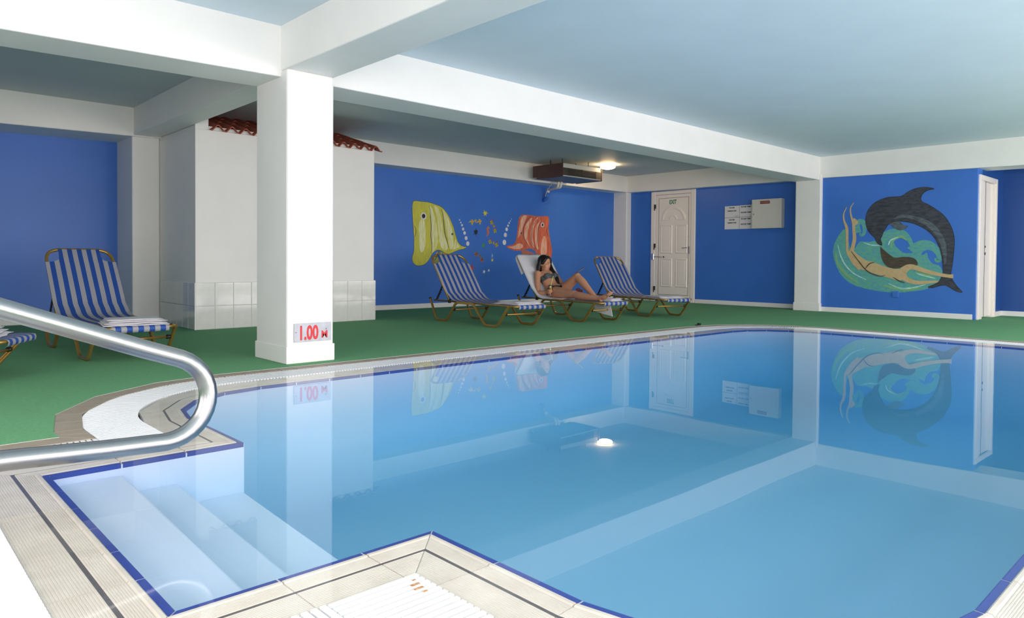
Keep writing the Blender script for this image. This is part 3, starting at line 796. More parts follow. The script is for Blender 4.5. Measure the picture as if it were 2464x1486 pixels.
def place_lounger(o, head, foot, label):
    """head, foot: floor points midway between the two leg loops at either end"""
    h, f = Vector(head), Vector(foot); d = (h - f).normalized(); rz = math.atan2(-d.x, d.y)
    org = f + d*1.375
    o.location = (org.x, org.y, 0); o.rotation_euler = (0, 0, rz)
    tag(o, label, 'sun lounger', 'blue striped sun loungers')
    return Matrix.Translation((org.x, org.y, 0)) @ Matrix.Rotation(rz, 4, 'Z')
L1 = make_lounger()
PL = [((6.09, 7.537), (6.005, 6.452), 'empty blue striped lounger in front of the yellow fish'),
      ((7.60, 7.44), (7.433, 6.305), 'striped lounger with white towel on which the woman reclines'),
      ((9.21, 7.37), (8.884, 6.255), 'empty blue striped lounger between woman and exit door'),
      ((1.635, 7.455), (1.655, 6.385), 'blue striped lounger standing by the white cabin behind handrail')]
LM = []
for i, (h, f, lab) in enumerate(PL):
    o = L1 if i == 0 else copy_tree(L1)
    LM.append(place_lounger(o, h, f, lab))
o5 = copy_tree(L1)
f5 = Vector((.85, 5.64)); dd = Vector((-.86, .51)).normalized()
f5m = f5 + dd*(1.81 - 1.375)
LM.append(place_lounger(o5, f5m + dd*1.09, f5m, 'blue striped lounger of which only the foot end shows'))

# folded towels
def towel_mesh(w, l, h, seed, layers=3):
    rnd = random.Random(seed); parts_ = []
    me = bpy.data.meshes.new('towel'); bm = bmesh.new()
    for k_ in range(layers):
        ww, ll = w*(1 - .05*k_) , l*(1 - .12*k_); hh = h/layers
        ox, oy = rnd.uniform(-.01, .01), rnd.uniform(-.012, .012); ang = rnd.uniform(-.05, .05)
        nx, ny = 10, 12; top_, bot_ = [], []
        V = []
        for s_ in (0, 1):
            for i in range(nx + 1):
                for j in range(ny + 1):
                    u, v = i/nx*2 - 1, j/ny*2 - 1
                    e = max(abs(u), abs(v)); edge = max(0, 1 - ((1 - e)/.12)) if e > .88 else 0
                    zz = k_*hh + hh*(.5 + (.5 if s_ else -.5)*(1 - .75*edge*edge)) + .0022*math.sin(u*5 + k_*2 + seed)*math.cos(v*4 + k_ + seed*.7)
                    x, y = u*ww/2, v*ll/2 + .006*math.sin(u*6 + seed)
                    V.append(bm.verts.new((x*math.cos(ang) - y*math.sin(ang) + ox, x*math.sin(ang) + y*math.cos(ang) + oy, max(zz, .0))))
        m_ = (nx + 1)*(ny + 1); idx = lambda s_, i, j: V[s_*m_ + i*(ny + 1) + j]
        for i in range(nx):
            for j in range(ny):
                bm.faces.new((idx(1, i, j), idx(1, i + 1, j), idx(1, i + 1, j + 1), idx(1, i, j + 1)))
                bm.faces.new((idx(0, i, j), idx(0, i, j + 1), idx(0, i + 1, j + 1), idx(0, i + 1, j)))
        for i in range(nx):
            for j in (0, ny): bm.faces.new((idx(0, i, j), idx(0, i + 1, j), idx(1, i + 1, j), idx(1, i, j)))
        for j in range(ny):
            for i in (0, nx): bm.faces.new((idx(0, i, j), idx(0, i, j + 1), idx(1, i, j + 1), idx(1, i, j)))
    bmesh.ops.recalc_face_normals(bm, faces=bm.faces); bm.to_mesh(me); bm.free()
    for p in me.polygons: p.use_smooth = True
    me.materials.append(MT['towel']); return me
def put_towel(Mx, t, s, z, rz, size, seed, label, layers=3):
    o = link('folded_towel', towel_mesh(*size, seed, layers)); o.matrix_world = Mx @ Matrix.Translation((t, -s, z)) @ Matrix.Rotation(rz, 4, 'Z')
    return tag(o, label, 'towel', 'white folded towels')
put_towel(LM[0], .03, 1.52, .277, .12, (.44, .46, .034), 1, 'white towel folded on lounger in front of yellow fish')
put_towel(LM[1], .10, 1.60, .278, .3, (.30, .24, .036), 2, 'white towel folded beside the feet of the woman')
put_towel(LM[2], .02, 1.42, .274, -.1, (.42, .62, .030), 3, 'white towel folded on lounger near the exit door')
put_towel(LM[3], .03, 1.53, .277, -.15, (.46, .46, .048), 4, 'white towel folded on lounger by the white cabin', 4)
put_towel(LM[4], .0, 1.50, .277, .2, (.44, .42, .06), 5, 'white towel folded on the lounger cut off by the picture edge')

# ------------------------------------------------------------------ murals (outlines in metres on each wall)
MURAL_Y = {
    'yel_body': [(6.907, 1.769), (6.931, 1.787), (6.978, 1.794), (7.058, 1.788), (7.171, 1.788), (7.286, 1.775), (7.386, 1.752), (7.486, 1.725), (7.554, 1.681), (7.614, 1.624), (7.666, 1.559), (7.71, 1.486), (7.754, 1.406), (7.789, 1.312), (7.825, 1.217), (7.861, 1.135), (7.923, 1.075), (7.994, 1.053), (8.057, 1.042), (7.995, 1.017), (7.906, 0.999), (7.818, 0.973), (7.732, 0.941), (7.654, 0.92), (7.577, 0.939), (7.509, 0.972), (7.441, 0.988), (7.391, 0.977), (7.333, 0.942), (7.292, 0.902), (7.259, 0.848), (7.211, 0.788), (7.146, 0.741), (7.065, 0.719), (6.985, 0.721), (6.929, 0.754), (6.902, 0.806), (6.902, 0.865), (6.92, 0.917), (6.933, 0.982), (6.935, 1.074), (6.934, 1.178), (6.926, 1.243), (6.918, 1.36), (6.906, 1.477), (6.897, 1.593), (6.893, 1.697)],
    'yel_w1': [(7.052, 1.47), (7.092, 1.505), (7.133, 1.474), (7.158, 1.369), (7.167, 1.211), (7.16, 1.065), (7.128, 0.972), (7.088, 0.939), (7.055, 0.971), (7.039, 1.076), (7.026, 1.246), (7.029, 1.39)],
    'yel_w2': [(7.237, 1.717), (7.287, 1.706), (7.328, 1.616), (7.371, 1.498), (7.405, 1.352), (7.423, 1.192), (7.407, 1.057), (7.358, 0.983), (7.3, 0.935), (7.307, 1.055), (7.29, 1.215), (7.281, 1.374), (7.271, 1.52), (7.246, 1.611)],
    'yel_w3': [(7.336, 1.736), (7.403, 1.713), (7.453, 1.649), (7.488, 1.557), (7.522, 1.41), (7.557, 1.277), (7.592, 1.169), (7.636, 1.062), (7.636, 1.008), (7.577, 0.98), (7.508, 1.019), (7.466, 1.112), (7.439, 1.259), (7.422, 1.379), (7.404, 1.526), (7.37, 1.644)],
    'yel_w4': [(7.52, 1.686), (7.589, 1.622), (7.658, 1.511), (7.711, 1.391), (7.746, 1.283), (7.764, 1.174), (7.765, 1.065), (7.714, 0.996), (7.67, 1.049), (7.652, 1.171), (7.617, 1.306), (7.582, 1.44), (7.547, 1.573)],
    'yel_w5': [(7.808, 1.175), (7.852, 1.108), (7.906, 1.051), (7.853, 1.023), (7.748, 0.993), (7.774, 1.065)],
    'yel_l1': [(7.234, 1.73), (7.268, 1.559), (7.281, 1.374), (7.277, 1.214), (7.301, 1.068), (7.284, 0.922)],
    'yel_l2': [(7.5, 1.692), (7.535, 1.559), (7.557, 1.385), (7.578, 1.264), (7.63, 1.13), (7.657, 1.022)],
    'yel_mouth': [(6.933, 1.38), (6.962, 1.329), (6.967, 1.283), (6.958, 1.231), (6.939, 1.189)],
    'yel_fin': [(7.425, 0.957), (7.628, 0.919), (7.509, 0.871), (7.446, 0.749), (7.31, 0.742), (7.35, 0.842)],
    'yel_l3': [(7.45, 0.964), (7.408, 0.883), (7.359, 0.802)],
    'ora_body': [(9.378, 1.655), (9.45, 1.684), (9.596, 1.689), (9.788, 1.675), (9.961, 1.679), (10.093, 1.69), (10.148, 1.67), (10.161, 1.578), (10.144, 1.484), (10.163, 1.362), (10.199, 1.223), (10.233, 1.116), (10.253, 1.007), (10.236, 0.898), (10.192, 0.82), (10.126, 0.786), (9.994, 0.804), (9.884, 0.864), (9.818, 0.955), (9.774, 1.012), (9.688, 1.044), (9.583, 1.05), (9.478, 1.025), (9.354, 1.005), (9.211, 1.013), (9.11, 1.037), (9.03, 1.069), (9.07, 1.087), (9.17, 1.101), (9.251, 1.154), (9.29, 1.259), (9.309, 1.393), (9.328, 1.542), (9.348, 1.617)],
    'ora_s1': [(9.419, 1.647), (9.555, 1.672), (9.473, 1.518), (9.392, 1.336), (9.321, 1.245), (9.349, 1.454)],
    'ora_s2': [(9.618, 1.6), (9.692, 1.633), (9.589, 1.403), (9.57, 1.222), (9.667, 1.066), (9.55, 1.162), (9.486, 1.28), (9.505, 1.46)],
    'ora_s3': [(9.81, 1.639), (9.853, 1.638), (9.737, 1.469), (9.707, 1.256), (9.763, 1.06), (9.676, 1.165), (9.653, 1.345), (9.694, 1.497)],
    'ora_s4': [(9.94, 1.614), (9.855, 1.473), (9.853, 1.26), (9.871, 1.032), (9.795, 1.107), (9.771, 1.288), (9.795, 1.471)],
    'ora_s5': [(10.009, 1.295), (10.076, 1.266), (10.104, 1.113), (10.091, 0.959), (10.015, 0.865), (9.937, 0.957), (9.946, 1.14)],
    'ora_s6': [(9.07, 1.07), (9.19, 1.082), (9.353, 1.142), (9.457, 1.1), (9.395, 1.039), (9.232, 1.033)],
    'ora_l1': [(9.649, 1.669), (9.498, 1.519), (9.458, 1.339), (9.48, 1.25), (9.603, 1.103)],
    'ora_l2': [(9.842, 1.625), (9.715, 1.498), (9.679, 1.331), (9.691, 1.165), (9.817, 1.031)],
    'ora_l3': [(9.962, 1.615), (9.876, 1.474), (9.849, 1.26), (9.882, 1.017)],
    'ora_mouth': [(10.144, 1.484), (10.109, 1.437), (10.096, 1.39), (10.124, 1.329), (10.16, 1.284)],
    'ora_fin1': [(9.412, 0.991), (9.52, 1.017), (9.647, 0.983), (9.691, 0.802), (9.575, 0.786), (9.48, 0.876)],
    'ora_fin2': [(9.657, 0.986), (9.754, 0.954), (9.808, 0.864), (9.776, 0.825), (9.712, 0.893)],
}
MURAL_X = {
    'dol_body': [(4.253, 1.101), (4.3, 1.121), (4.338, 1.18), (4.361, 1.23), (4.423, 1.29), (4.472, 1.37), (4.496, 1.47), (4.491, 1.578), (4.458, 1.665), (4.394, 1.751), (4.293, 1.814), (4.166, 1.849), (4.058, 1.852), (3.969, 1.858), (3.882, 1.914), (3.796, 1.955), (3.694, 1.972), (3.592, 1.963), (3.522, 1.94), (3.592, 1.932), (3.658, 1.899), (3.7, 1.836), (3.69, 1.761), (3.587, 1.699), (3.469, 1.61), (3.386, 1.532), (3.319, 1.429), (3.268, 1.309), (3.242, 1.181), (3.244, 1.035), (3.253, 0.907), (3.262, 0.798), (3.277, 0.697), (3.279, 0.648), (3.268, 0.606), (3.238, 0.543), (3.181, 0.462), (3.124, 0.397), (3.204, 0.416), (3.302, 0.477), (3.351, 0.497), (3.433, 0.482), (3.515, 0.452), (3.574, 0.459), (3.491, 0.499), (3.426, 0.547), (3.394, 0.622), (3.374, 0.705), (3.387, 0.852), (3.409, 0.981), (3.444, 1.092), (3.504, 1.213), (3.598, 1.318), (3.718, 1.396), (3.839, 1.447), (3.98, 1.471), (4.087, 1.465), (4.158, 1.429), (4.194, 1.372), (4.229, 1.315), (4.255, 1.237), (4.273, 1.195), (4.254, 1.14)],
    'dol_fin': [(4.137, 1.438), (4.051, 1.464), (3.98, 1.452), (3.926, 1.402), (3.87, 1.397), (3.907, 1.354), (3.978, 1.327), (4.04, 1.348), (4.104, 1.398)],
    'dol_light': [(4.088, 1.504), (3.981, 1.523), (3.84, 1.504), (3.701, 1.442), (3.581, 1.354), (3.479, 1.231), (3.419, 1.092), (3.383, 0.944), (3.356, 0.797), (3.334, 0.907), (3.345, 1.091), (3.397, 1.239), (3.498, 1.389), (3.634, 1.487), (3.806, 1.55), (3.982, 1.567)],
    'wave_base': [(4.849, 1.361), (4.917, 1.281), (4.985, 1.15), (5.013, 1.007), (4.99, 0.864), (4.927, 0.702), (4.825, 0.561), (4.686, 0.464), (4.512, 0.41), (4.324, 0.376), (4.14, 0.36), (3.961, 0.361), (3.786, 0.386), (3.649, 0.41), (3.549, 0.451), (3.45, 0.5), (3.393, 0.575), (3.384, 0.686), (3.438, 0.787), (3.522, 0.814), (3.582, 0.898), (3.605, 0.982), (3.659, 0.944), (3.745, 0.982), (3.831, 0.973), (3.936, 0.983), (4.044, 1.079), (4.072, 1.137), (4.154, 1.177), (4.253, 1.101), (4.337, 1.17), (4.449, 1.153), (4.582, 1.164), (4.629, 1.105), (4.715, 1.006), (4.767, 1.187), (4.779, 1.349)],
    'wave_c1': [(4.206, 1.023), (4.2, 1.178), (4.119, 1.264), (3.995, 1.29), (3.897, 1.24), (3.834, 1.144), (3.824, 1.077), (3.867, 1.055)],
    'wave_c2': [(3.796, 0.982), (3.712, 1.067), (3.594, 1.094), (3.492, 1.037), (3.438, 0.953), (3.436, 0.874), (3.472, 0.861), (3.49, 0.898)],
    'wave_c0': [(4.623, 1.305), (4.645, 1.425), (4.597, 1.483), (4.54, 1.471), (4.514, 1.381), (4.527, 1.292), (4.565, 1.259), (4.589, 1.304)],
    'wave_h1': [(4.934, 1.109), (4.891, 0.946), (4.809, 0.784), (4.67, 0.645), (4.477, 0.549)],
    'wave_h2': [(4.525, 1.144), (4.392, 1.103), (4.262, 1.101)],
    'wave_h3': [(4.142, 0.499), (3.962, 0.428), (3.787, 0.443), (3.617, 0.495)],
    'wave_h4': [(4.153, 1.1), (4.118, 1.177), (4.011, 1.223)],
    'wave_h5': [(3.739, 0.662), (3.619, 0.626), (3.484, 0.592)],
    'wave_y1': [(4.972, 0.987), (4.929, 0.803), (4.787, 0.623), (4.59, 0.487)],
    'wave_y2': [(4.215, 0.458), (4.069, 0.434), (3.856, 0.412), (3.684, 0.446)],
    'wave_y3': [(3.757, 0.68), (3.653, 0.644), (3.518, 0.628)],
    'wave_y4': [(4.116, 1.061), (4.082, 1.176), (3.976, 1.232), (3.887, 1.173)],
    'legA': [(4.802, 1.728), (4.847, 1.623), (4.841, 1.512), (4.796, 1.389), (4.787, 1.228), (4.785, 1.067), (4.769, 0.986), (4.673, 0.825), (4.565, 0.726)],
    'legB': [(4.69, 1.796), (4.741, 1.709), (4.731, 1.588), (4.692, 1.466), (4.682, 1.346), (4.67, 1.206), (4.697, 1.066), (4.705, 0.986), (4.596, 0.856), (4.471, 0.767)],
    'heel': [(4.689, 1.546), (4.623, 1.494), (4.622, 1.454), (4.674, 1.43)],
    'torso': [(4.557, 0.786), (4.424, 0.758), (4.255, 0.701), (4.109, 0.659), (3.983, 0.638), (3.887, 0.663)],
    'arm1': [(3.931, 0.696), (3.827, 0.764), (3.62, 0.701), (3.452, 0.657), (3.313, 0.632), (3.245, 0.628)],
    'arm2': [(3.965, 0.619), (3.823, 0.542), (3.702, 0.521), (3.567, 0.534), (3.434, 0.547)],
    'hair': [(4.271, 1.072), (4.25, 0.906), (4.193, 0.79), (4.11, 0.742), (4.003, 0.737), (3.863, 0.792), (3.733, 0.784), (3.743, 0.86), (3.812, 0.907), (3.935, 0.916), (4.059, 0.906), (4.169, 0.984), (4.234, 1.042)],
    'line1': [(4.715, 1.006), (4.596, 0.846), (4.46, 0.688), (4.291, 0.613), (4.19, 0.624)],
    'line2': [(4.072, 0.598), (3.982, 0.542), (3.902, 0.516)],
    'line3': [(4.489, 0.727), (4.425, 0.807), (4.35, 0.827)],
}
BUBBLES_YELLOW = [(7.902, 1.519, 0.014), (7.929, 1.475, 0.012), (7.957, 1.43, 0.02), (7.983, 1.364, 0.025), (8.017, 1.294, 0.027), (8.052, 1.204, 0.032), (8.091, 1.109, 0.032)]
BUBBLES_ORANGE = [(9.151, 1.593, 0.01), (9.121, 1.554, 0.01), (9.091, 1.517, 0.018), (9.062, 1.465, 0.02), (9.029, 1.396, 0.032), (8.998, 1.291, 0.036), (8.974, 1.152, 0.041)]
SPOTS = {'eye_y': (7.121, 1.549), 'eye_o': (9.978, 1.516), 'mark_y': (7.738, 1.266), 'mark_o': (9.402, 1.337)}
STICKERS = {'splat': [(8.498, 1.669)], 'trio': [(8.189, 1.5), (8.271, 1.524), (8.367, 1.515)], 'octo': [(8.278, 1.321)], 'horse': [(8.556, 1.338)], 'diag': [(8.655, 1.506), (8.708, 1.443), (8.737, 1.358)], 'weed': [(8.464, 1.093)], 'low': [(8.62, 1.154), (8.709, 1.135), (8.778, 1.1)], 'bot': [(8.289, 0.924), (8.372, 0.894), (8.425, 0.823)], 'pale': [(8.671, 0.897), (8.675, 0.818)], 'red': [(8.178, 0.668)], 'white': [(8.478, 0.608), (8.593, 0.631)]}

def brush(name, c1, c2, scale=(6, 6, 1.2), fac=1.0, rough=.5):
    m = bpy.data.materials.new(name); m.use_nodes = True; nt = m.node_tree; b = nt.nodes['Principled BSDF']; b.inputs['Roughness'].default_value = rough
    tc = nt.nodes.new('ShaderNodeTexCoord'); mp = nt.nodes.new('ShaderNodeMapping'); mp.inputs['Scale'].default_value = scale
    nz = nt.nodes.new('ShaderNodeTexNoise'); nz.inputs['Scale'].default_value = 5; nz.inputs['Detail'].default_value = 5; nz.inputs['Distortion'].default_value = .6
    rp = nt.nodes.new('ShaderNodeMapRange'); rp.inputs['From Min'].default_value = .36; rp.inputs['From Max'].default_value = .62; rp.inputs['To Max'].default_value = fac
    mx = nt.nodes.new('ShaderNodeMix'); mx.data_type = 'RGBA'; mx.inputs['A'].default_value = lin(c1); mx.inputs['B'].default_value = lin(c2)
    nt.links.new(tc.outputs['Object'], mp.inputs['Vector']); nt.links.new(mp.outputs['Vector'], nz.inputs['Vector']); nt.links.new(nz.outputs['Fac'], rp.inputs['Value'])
    nt.links.new(rp.outputs['Result'], mx.inputs['Factor']); nt.links.new(mx.outputs['Result'], b.inputs['Base Color'])
    return m
PM = dict(yellow=brush('paint_yellow', (206, 200, 62), (186, 186, 70), (4, 4, 1)), cream=brush('paint_cream', (226, 228, 190), (206, 204, 110), (9, 9, 1)),
          orange=brush('paint_orange', (214, 112, 78), (190, 88, 62), (5, 5, 1)), peach=brush('paint_peach', (232, 192, 168), (216, 140, 108), (9, 9, 1)),
          dark=brush('paint_outline', (58, 66, 86), (80, 86, 100)), white=brush('paint_white', (226, 222, 228), (206, 200, 206)), black=brush('paint_black', (20, 20, 24), (32, 32, 36)),
          dolphin=brush('paint_slate', (64, 68, 78), (42, 46, 56), (1.5, 2, 6)), dolight=brush('paint_slate_light', (92, 104, 112), (66, 74, 84), (1.5, 2, 6)), teal=brush('paint_teal', (78, 150, 170), (96, 168, 140), (3, 3, 6)),
          foam=brush('paint_foam', (190, 222, 216), (140, 196, 192), (3, 3, 6)), lime=brush('paint_lime', (128, 172, 110), (108, 168, 140), (3, 3, 6)), skin=brush('paint_tan', (196, 172, 128), (180, 156, 116), (4, 4, 4), .7), hair=brush('paint_hair', (84, 74, 56), (60, 56, 48), (2, 2, 9)),
          fin=brush('paint_fin', (176, 176, 76), (96, 104, 70), (9, 9, 2)), ofin=brush('paint_ofin', (196, 84, 60), (150, 120, 104), (14, 14, 2)),
          sred=brush('paint_red', (196, 62, 48), (168, 52, 44)), syel=brush('paint_lemon', (220, 206, 60), (196, 188, 60)), sgreen=brush('paint_green', (74, 150, 90), (60, 130, 96)), sorange=brush('paint_coral', (206, 120, 84), (186, 100, 72)), spale=brush('paint_mist', (150, 190, 210), (120, 170, 200)))
def smooth_closed(p, n=3):
    out = []; k_ = len(p)
    for i in range(k_):
        p0, p1, p2, p3 = [Vector(p[(i + j) % k_]) for j in (-1, 0, 1, 2)]
        for s_ in range(n):
            t = s_/n
            out.append(.5*((2*p1) + (p2 - p0)*t + (2*p0 - 5*p1 + 4*p2 - p3)*t*t + (3*p1 - p0 - 3*p2 + p3)*t**3))
    return out
def smooth_open(p, n=5):
    p = [Vector(q) for q in p]; out = []
    for i in range(len(p) - 1):
        p0, p1, p2, p3 = p[max(0, i - 1)], p[i], p[i + 1], p[min(len(p) - 1, i + 2)]
        for s_ in range(n):
            t = s_/n; out.append(.5*((2*p1) + (p2 - p0)*t + (2*p0 - 5*p1 + 4*p2 - p3)*t*t + (3*p1 - p0 - 3*p2 + p3)*t**3))
    out.append(p[-1]); return out
def grow(poly, d):
    out = []; k_ = len(poly)
    ar = sum(poly[i].x*poly[(i + 1) % k_].y - poly[(i + 1) % k_].x*poly[i].y for i in range(k_))
    for i in range(k_):
        t = (poly[(i + 1) % k_] - poly[i - 1]).normalized(); n = Vector((t.y, -t.x))*(1 if ar > 0 else -1)
        out.append(poly[i] + n*d)
    return out
class Wall:
    def __init__(s, axis, plane): s.axis, s.plane = axis, plane
    def pt(s, p, h): return (p[0], s.plane - h, p[1]) if s.axis == 'y' else (s.plane - h, p[0], p[1])
    def poly(s, name, pts, layer, m, parent, smooth=True, g=0.0):
        q = smooth_closed(pts) if smooth else [Vector(p) for p in pts]
        if g: q = grow(q, g)
        return link(name, mesh(name, *prism_vf(q, s.pt, .0, .0012*layer)), m, parent)
    def stroke(s, name, pts, w, layer, m, parent):
        q = smooth_open(pts); n = len(q); L, R_ = [], []
        for i in range(n):
            t = (q[min(n - 1, i + 1)] - q[max(0, i - 1)]).normalized(); nn = Vector((-t.y, t.x)); f = i/(n - 1)
            if isinstance(w, (list, tuple)):
                x = f*(len(w) - 1); a_ = int(min(x, len(w) - 2)); ww = w[a_] + (w[a_ + 1] - w[a_])*(x - a_)
            else: ww = w*(.35 + .65*math.sin(math.pi*min(max(f, .04), .96)))
            L.append(q[i] + nn*ww/2); R_.append(q[i] - nn*ww/2)
        V = [s.pt(p, .0) for p in L + R_] + [s.pt(p, .0012*layer) for p in L + R_]; F = []
        for i in range(n - 1): F += [(i, i + 1, n + i + 1, n + i), (2*n + i, 2*n + i + 1, 3*n + i + 1, 3*n + i), (i, i + 1, 2*n + i + 1, 2*n + i), (n + i, n + i + 1, 3*n + i + 1, 3*n + i)]
        F += [(0, n, 3*n, 2*n), (n - 1, 2*n - 1, 4*n - 1, 3*n - 1)]
        return link(name, mesh(name, V, F), m, parent)
    def disc(s, name, c, rx, ry, layer, m, parent):
        return s.poly(name, [(c[0] + rx*math.cos(i*math.pi/9), c[1] + ry*math.sin(i*math.pi/9)) for i in range(18)], layer, m, parent, smooth=False)
WF, WD = Wall('y', FISH_Y), Wall('x', DOL_X)
my, mxd = MURAL_Y, MURAL_X
yf = tag(empty('painted_fish', (0, 0, 0)), 'large yellow and white striped fish painted on blue wall', 'mural')
WF.poly('fin', my['yel_fin'], 1, PM['fin'], yf)
WF.poly('outline', my['yel_body'], 2, PM['dark'], yf, g=.007); WF.poly('body', my['yel_body'], 3, PM['yellow'], yf)
for k_ in range(1, 6): WF.poly('stripe', my['yel_w%d' % k_], 4, PM['cream'], yf)
for k_ in ('yel_l1', 'yel_l2', 'yel_l3'): WF.stroke('dark_line', my[k_], .014, 5, PM['dark'], yf)
WF.stroke('mouth', my['yel_mouth'], .012, 5, PM['dark'], yf)
ey = WF.disc('eye', SPOTS['eye_y'], .060, .060, 5, PM['white'], yf); WF.disc('pupil', SPOTS['eye_y'], .036, .038, 6, PM['black'], ey)
WF.disc('spot', SPOTS['mark_y'], .022, .020, 5, PM['dark'], yf)
of = tag(empty('painted_fish', (0, 0, 0)), 'orange striped fish painted on blue wall behind the woman', 'mural')
WF.poly('fin', my['ora_fin1'], 1, PM['ofin'], of); WF.poly('fin', my['ora_fin2'], 1, PM['ofin'], of)
WF.poly('outline', my['ora_body'], 2, PM['ofin'], of, g=.005); WF.poly('body', my['ora_body'], 3, PM['orange'], of)
for k_ in range(1, 7): WF.poly('stripe', my['ora_s%d' % k_], 4, PM['peach'], of)
for k_ in (1, 2, 3): WF.stroke('dark_line', my['ora_l%d' % k_], .013, 5, PM['dark'], of)
WF.stroke('mouth', my['ora_mouth'], .012, 5, PM['dark'], of)
ey = WF.disc('eye', SPOTS['eye_o'], .046, .044, 5, PM['white'], of); WF.disc('pupil', SPOTS['eye_o'], .024, .028, 6, PM['black'], ey)
WF.disc('spot', SPOTS['mark_o'], .020, .018, 5, PM['dark'], of)
RANK = ('smallest', 'second smallest', 'third smallest', 'middle sized', 'third largest', 'second largest', 'largest')
for lst, fish, radii in ((BUBBLES_YELLOW, 'yellow', (.011, .014, .019, .024, .027, .031, .035)), (BUBBLES_ORANGE, 'orange', (.008, .011, .016, .020, .030, .036, .043))):
    for (x, z, r), rank, rr in zip(lst, RANK, radii): tag(WF.disc('painted_bubble', (x, z), rr*1.05, rr*1.15, 2, PM['white'], None), '%s white bubble painted in the row beside %s fish' % (rank, fish), 'mural', 'bubbles by the %s fish' % fish)
def small_fish(c, size, ang, cols, label, grp):
    o = tag(empty('fish_sticker', (0, 0, 0)), label, 'sticker', grp)
    R_ = lambda p: (c[0] + size*(p[0]*math.cos(ang) - p[1]*math.sin(ang)), c[1] + size*(p[0]*math.sin(ang) + p[1]*math.cos(ang)))
    WF.poly('body', [R_(p) for p in ((-.45, 0), (-.2, .42), (.1, .5), (.35, .25), (.5, 0), (.35, -.25), (.1, -.5), (-.2, -.42))], 2, cols[0], o)
    for x in (-.22, .12): WF.poly('band', [R_(p) for p in ((x, .40), (x + .14, .38), (x + .12, -.38), (x - .02, -.40))], 3, cols[1], o, smooth=False)
    WF.poly('fin', [R_(p) for p in ((0, .4), (-.25, 1.0), (-.05, .85), (.2, .45))], 2, cols[2], o)
    WF.poly('tail', [R_(p) for p in ((-.4, 0), (-.75, .3), (-.62, 0), (-.75, -.3))], 2, cols[2], o, smooth=False)
cA, cB, cC = (PM['syel'], PM['sred'], PM['syel']), (PM['syel'], PM['black'], PM['sred']), (PM['sorange'], PM['black'], PM['sgreen'])
for key, cols, lab, ang in (('trio', cA, 'upright yellow and red trio', 1.57), ('diag', cB, 'trio beside the seahorse', -.6), ('low', cB, 'trio beside the green weed', -.5), ('bot', cC, 'lowest dark trio', -.7)):
    for k_, c in enumerate(STICKERS[key]): small_fish(c, (.080, .050, .080)[k_], ang + .1*k_, cols, ('fish sticker on the yellow fish side of the ', 'smallest and middle fish sticker of the ', 'fish sticker on the orange fish side of the ')[k_] + lab, 'fish stickers of the ' + lab)
def blot(name, c, r, m, label, cat='sticker', n=9, seed=1, sq=1.0):
    rn = random.Random(seed); pts = []
    for i in range(n*2):
        a_ = math.pi*i/n; rr = r*(1 if i % 2 == 0 else .5)*rn.uniform(.75, 1.15); pts.append((c[0] + rr*math.cos(a_)*sq, c[1] + rr*math.sin(a_)))
    return tag(WF.poly(name, pts, 2, m, None), label, cat)
blot('coral_sticker', STICKERS['splat'][0], .062, PM['syel'], 'small yellow coral shape above the fish stickers', seed=2, n=6)
blot('octopus_sticker', STICKERS['octo'][0], .070, PM['black'], 'small black octopus sticker with spread arms', seed=3, n=8)
blot('weed_sticker', STICKERS['weed'][0], .060, PM['sgreen'], 'small green weed blot among the fish stickers', seed=4, n=5)
blot('starfish_sticker', STICKERS['red'][0], .07, PM['sred'], 'small red starfish sticker beside the striped backrest', seed=5, n=5)
blot('jellyfish_sticker', STICKERS['pale'][0], .048, PM['spale'], 'faint pale blue jellyfish sticker above yellow weed', seed=6, n=4, sq=.5)
blot('weed_sticker', STICKERS['pale'][1], .040, PM['syel'], 'small faded yellow weed sticker below pale jellyfish', seed=7, n=6)
for k_, c in enumerate(STICKERS['white']):
    o = blot('shell_sticker', c, (.040, .032)[k_], PM['white'], ('larger white shell sticker low on the fish wall', 'smaller white shell sticker low on the fish wall')[k_], seed=8 + k_, n=5); o['group'] = 'white shell stickers'
hs = tag(empty('seahorse_sticker', (0, 0, 0)), 'small orange seahorse sticker between the fish trios', 'sticker')
hc = STICKERS['horse'][0]
WF.stroke('body', [(hc[0] + .03, hc[1] + .085), (hc[0] - .005, hc[1] + .05), (hc[0] + .015, hc[1] - .01), (hc[0] - .005, hc[1] - .07), (hc[0] - .03, hc[1] - .085)], [.03, .045, .05, .025, .01], 2, PM['sorange'], hs)
WF.stroke('snout', [(hc[0] + .025, hc[1] + .07), (hc[0] + .055, hc[1] + .055)], [.02, .012], 3, PM['sorange'], hs)

dm = tag(empty('painted_dolphin', (0, 0, 0)), 'dark grey dolphin arching over a swimmer painted on blue wall', 'mural')
WD.poly('outline', mxd['dol_body'], 5, PM['black'], dm, g=.006); WD.poly('body', mxd['dol_body'], 6, PM['dolphin'], dm)
WD.poly('belly', mxd['dol_light'], 7, PM['dolight'], dm)
WD.poly('flipper', mxd['dol_fin'], 7, PM['dolight'], dm)
wm = tag(empty('painted_wave', (0, 0, 0)), 'turquoise curling wave painted under the dolphin', 'mural')
WD.poly('water', mxd['wave_base'], 1, PM['teal'], wm)
for lay_, (k_, w) in enumerate((('wave_c1', [.22, .20, .13, .08, .05, .02]), ('wave_c2', [.22, .17, .11, .08, .06, .02]), ('wave_c0', [.12, .09, .07, .05, .02]))): WD.stroke('curl', mxd[k_], w, 2 + .2*lay_, PM['teal'], wm)
for k_ in range(1, 6): WD.stroke('foam', mxd['wave_h%d' % k_], .022, 3.6, PM['foam'], wm)
for k_ in range(1, 5): WD.stroke('highlight', mxd['wave_y%d' % k_], .045, 2.8 + .1*k_, PM['lime'], wm)
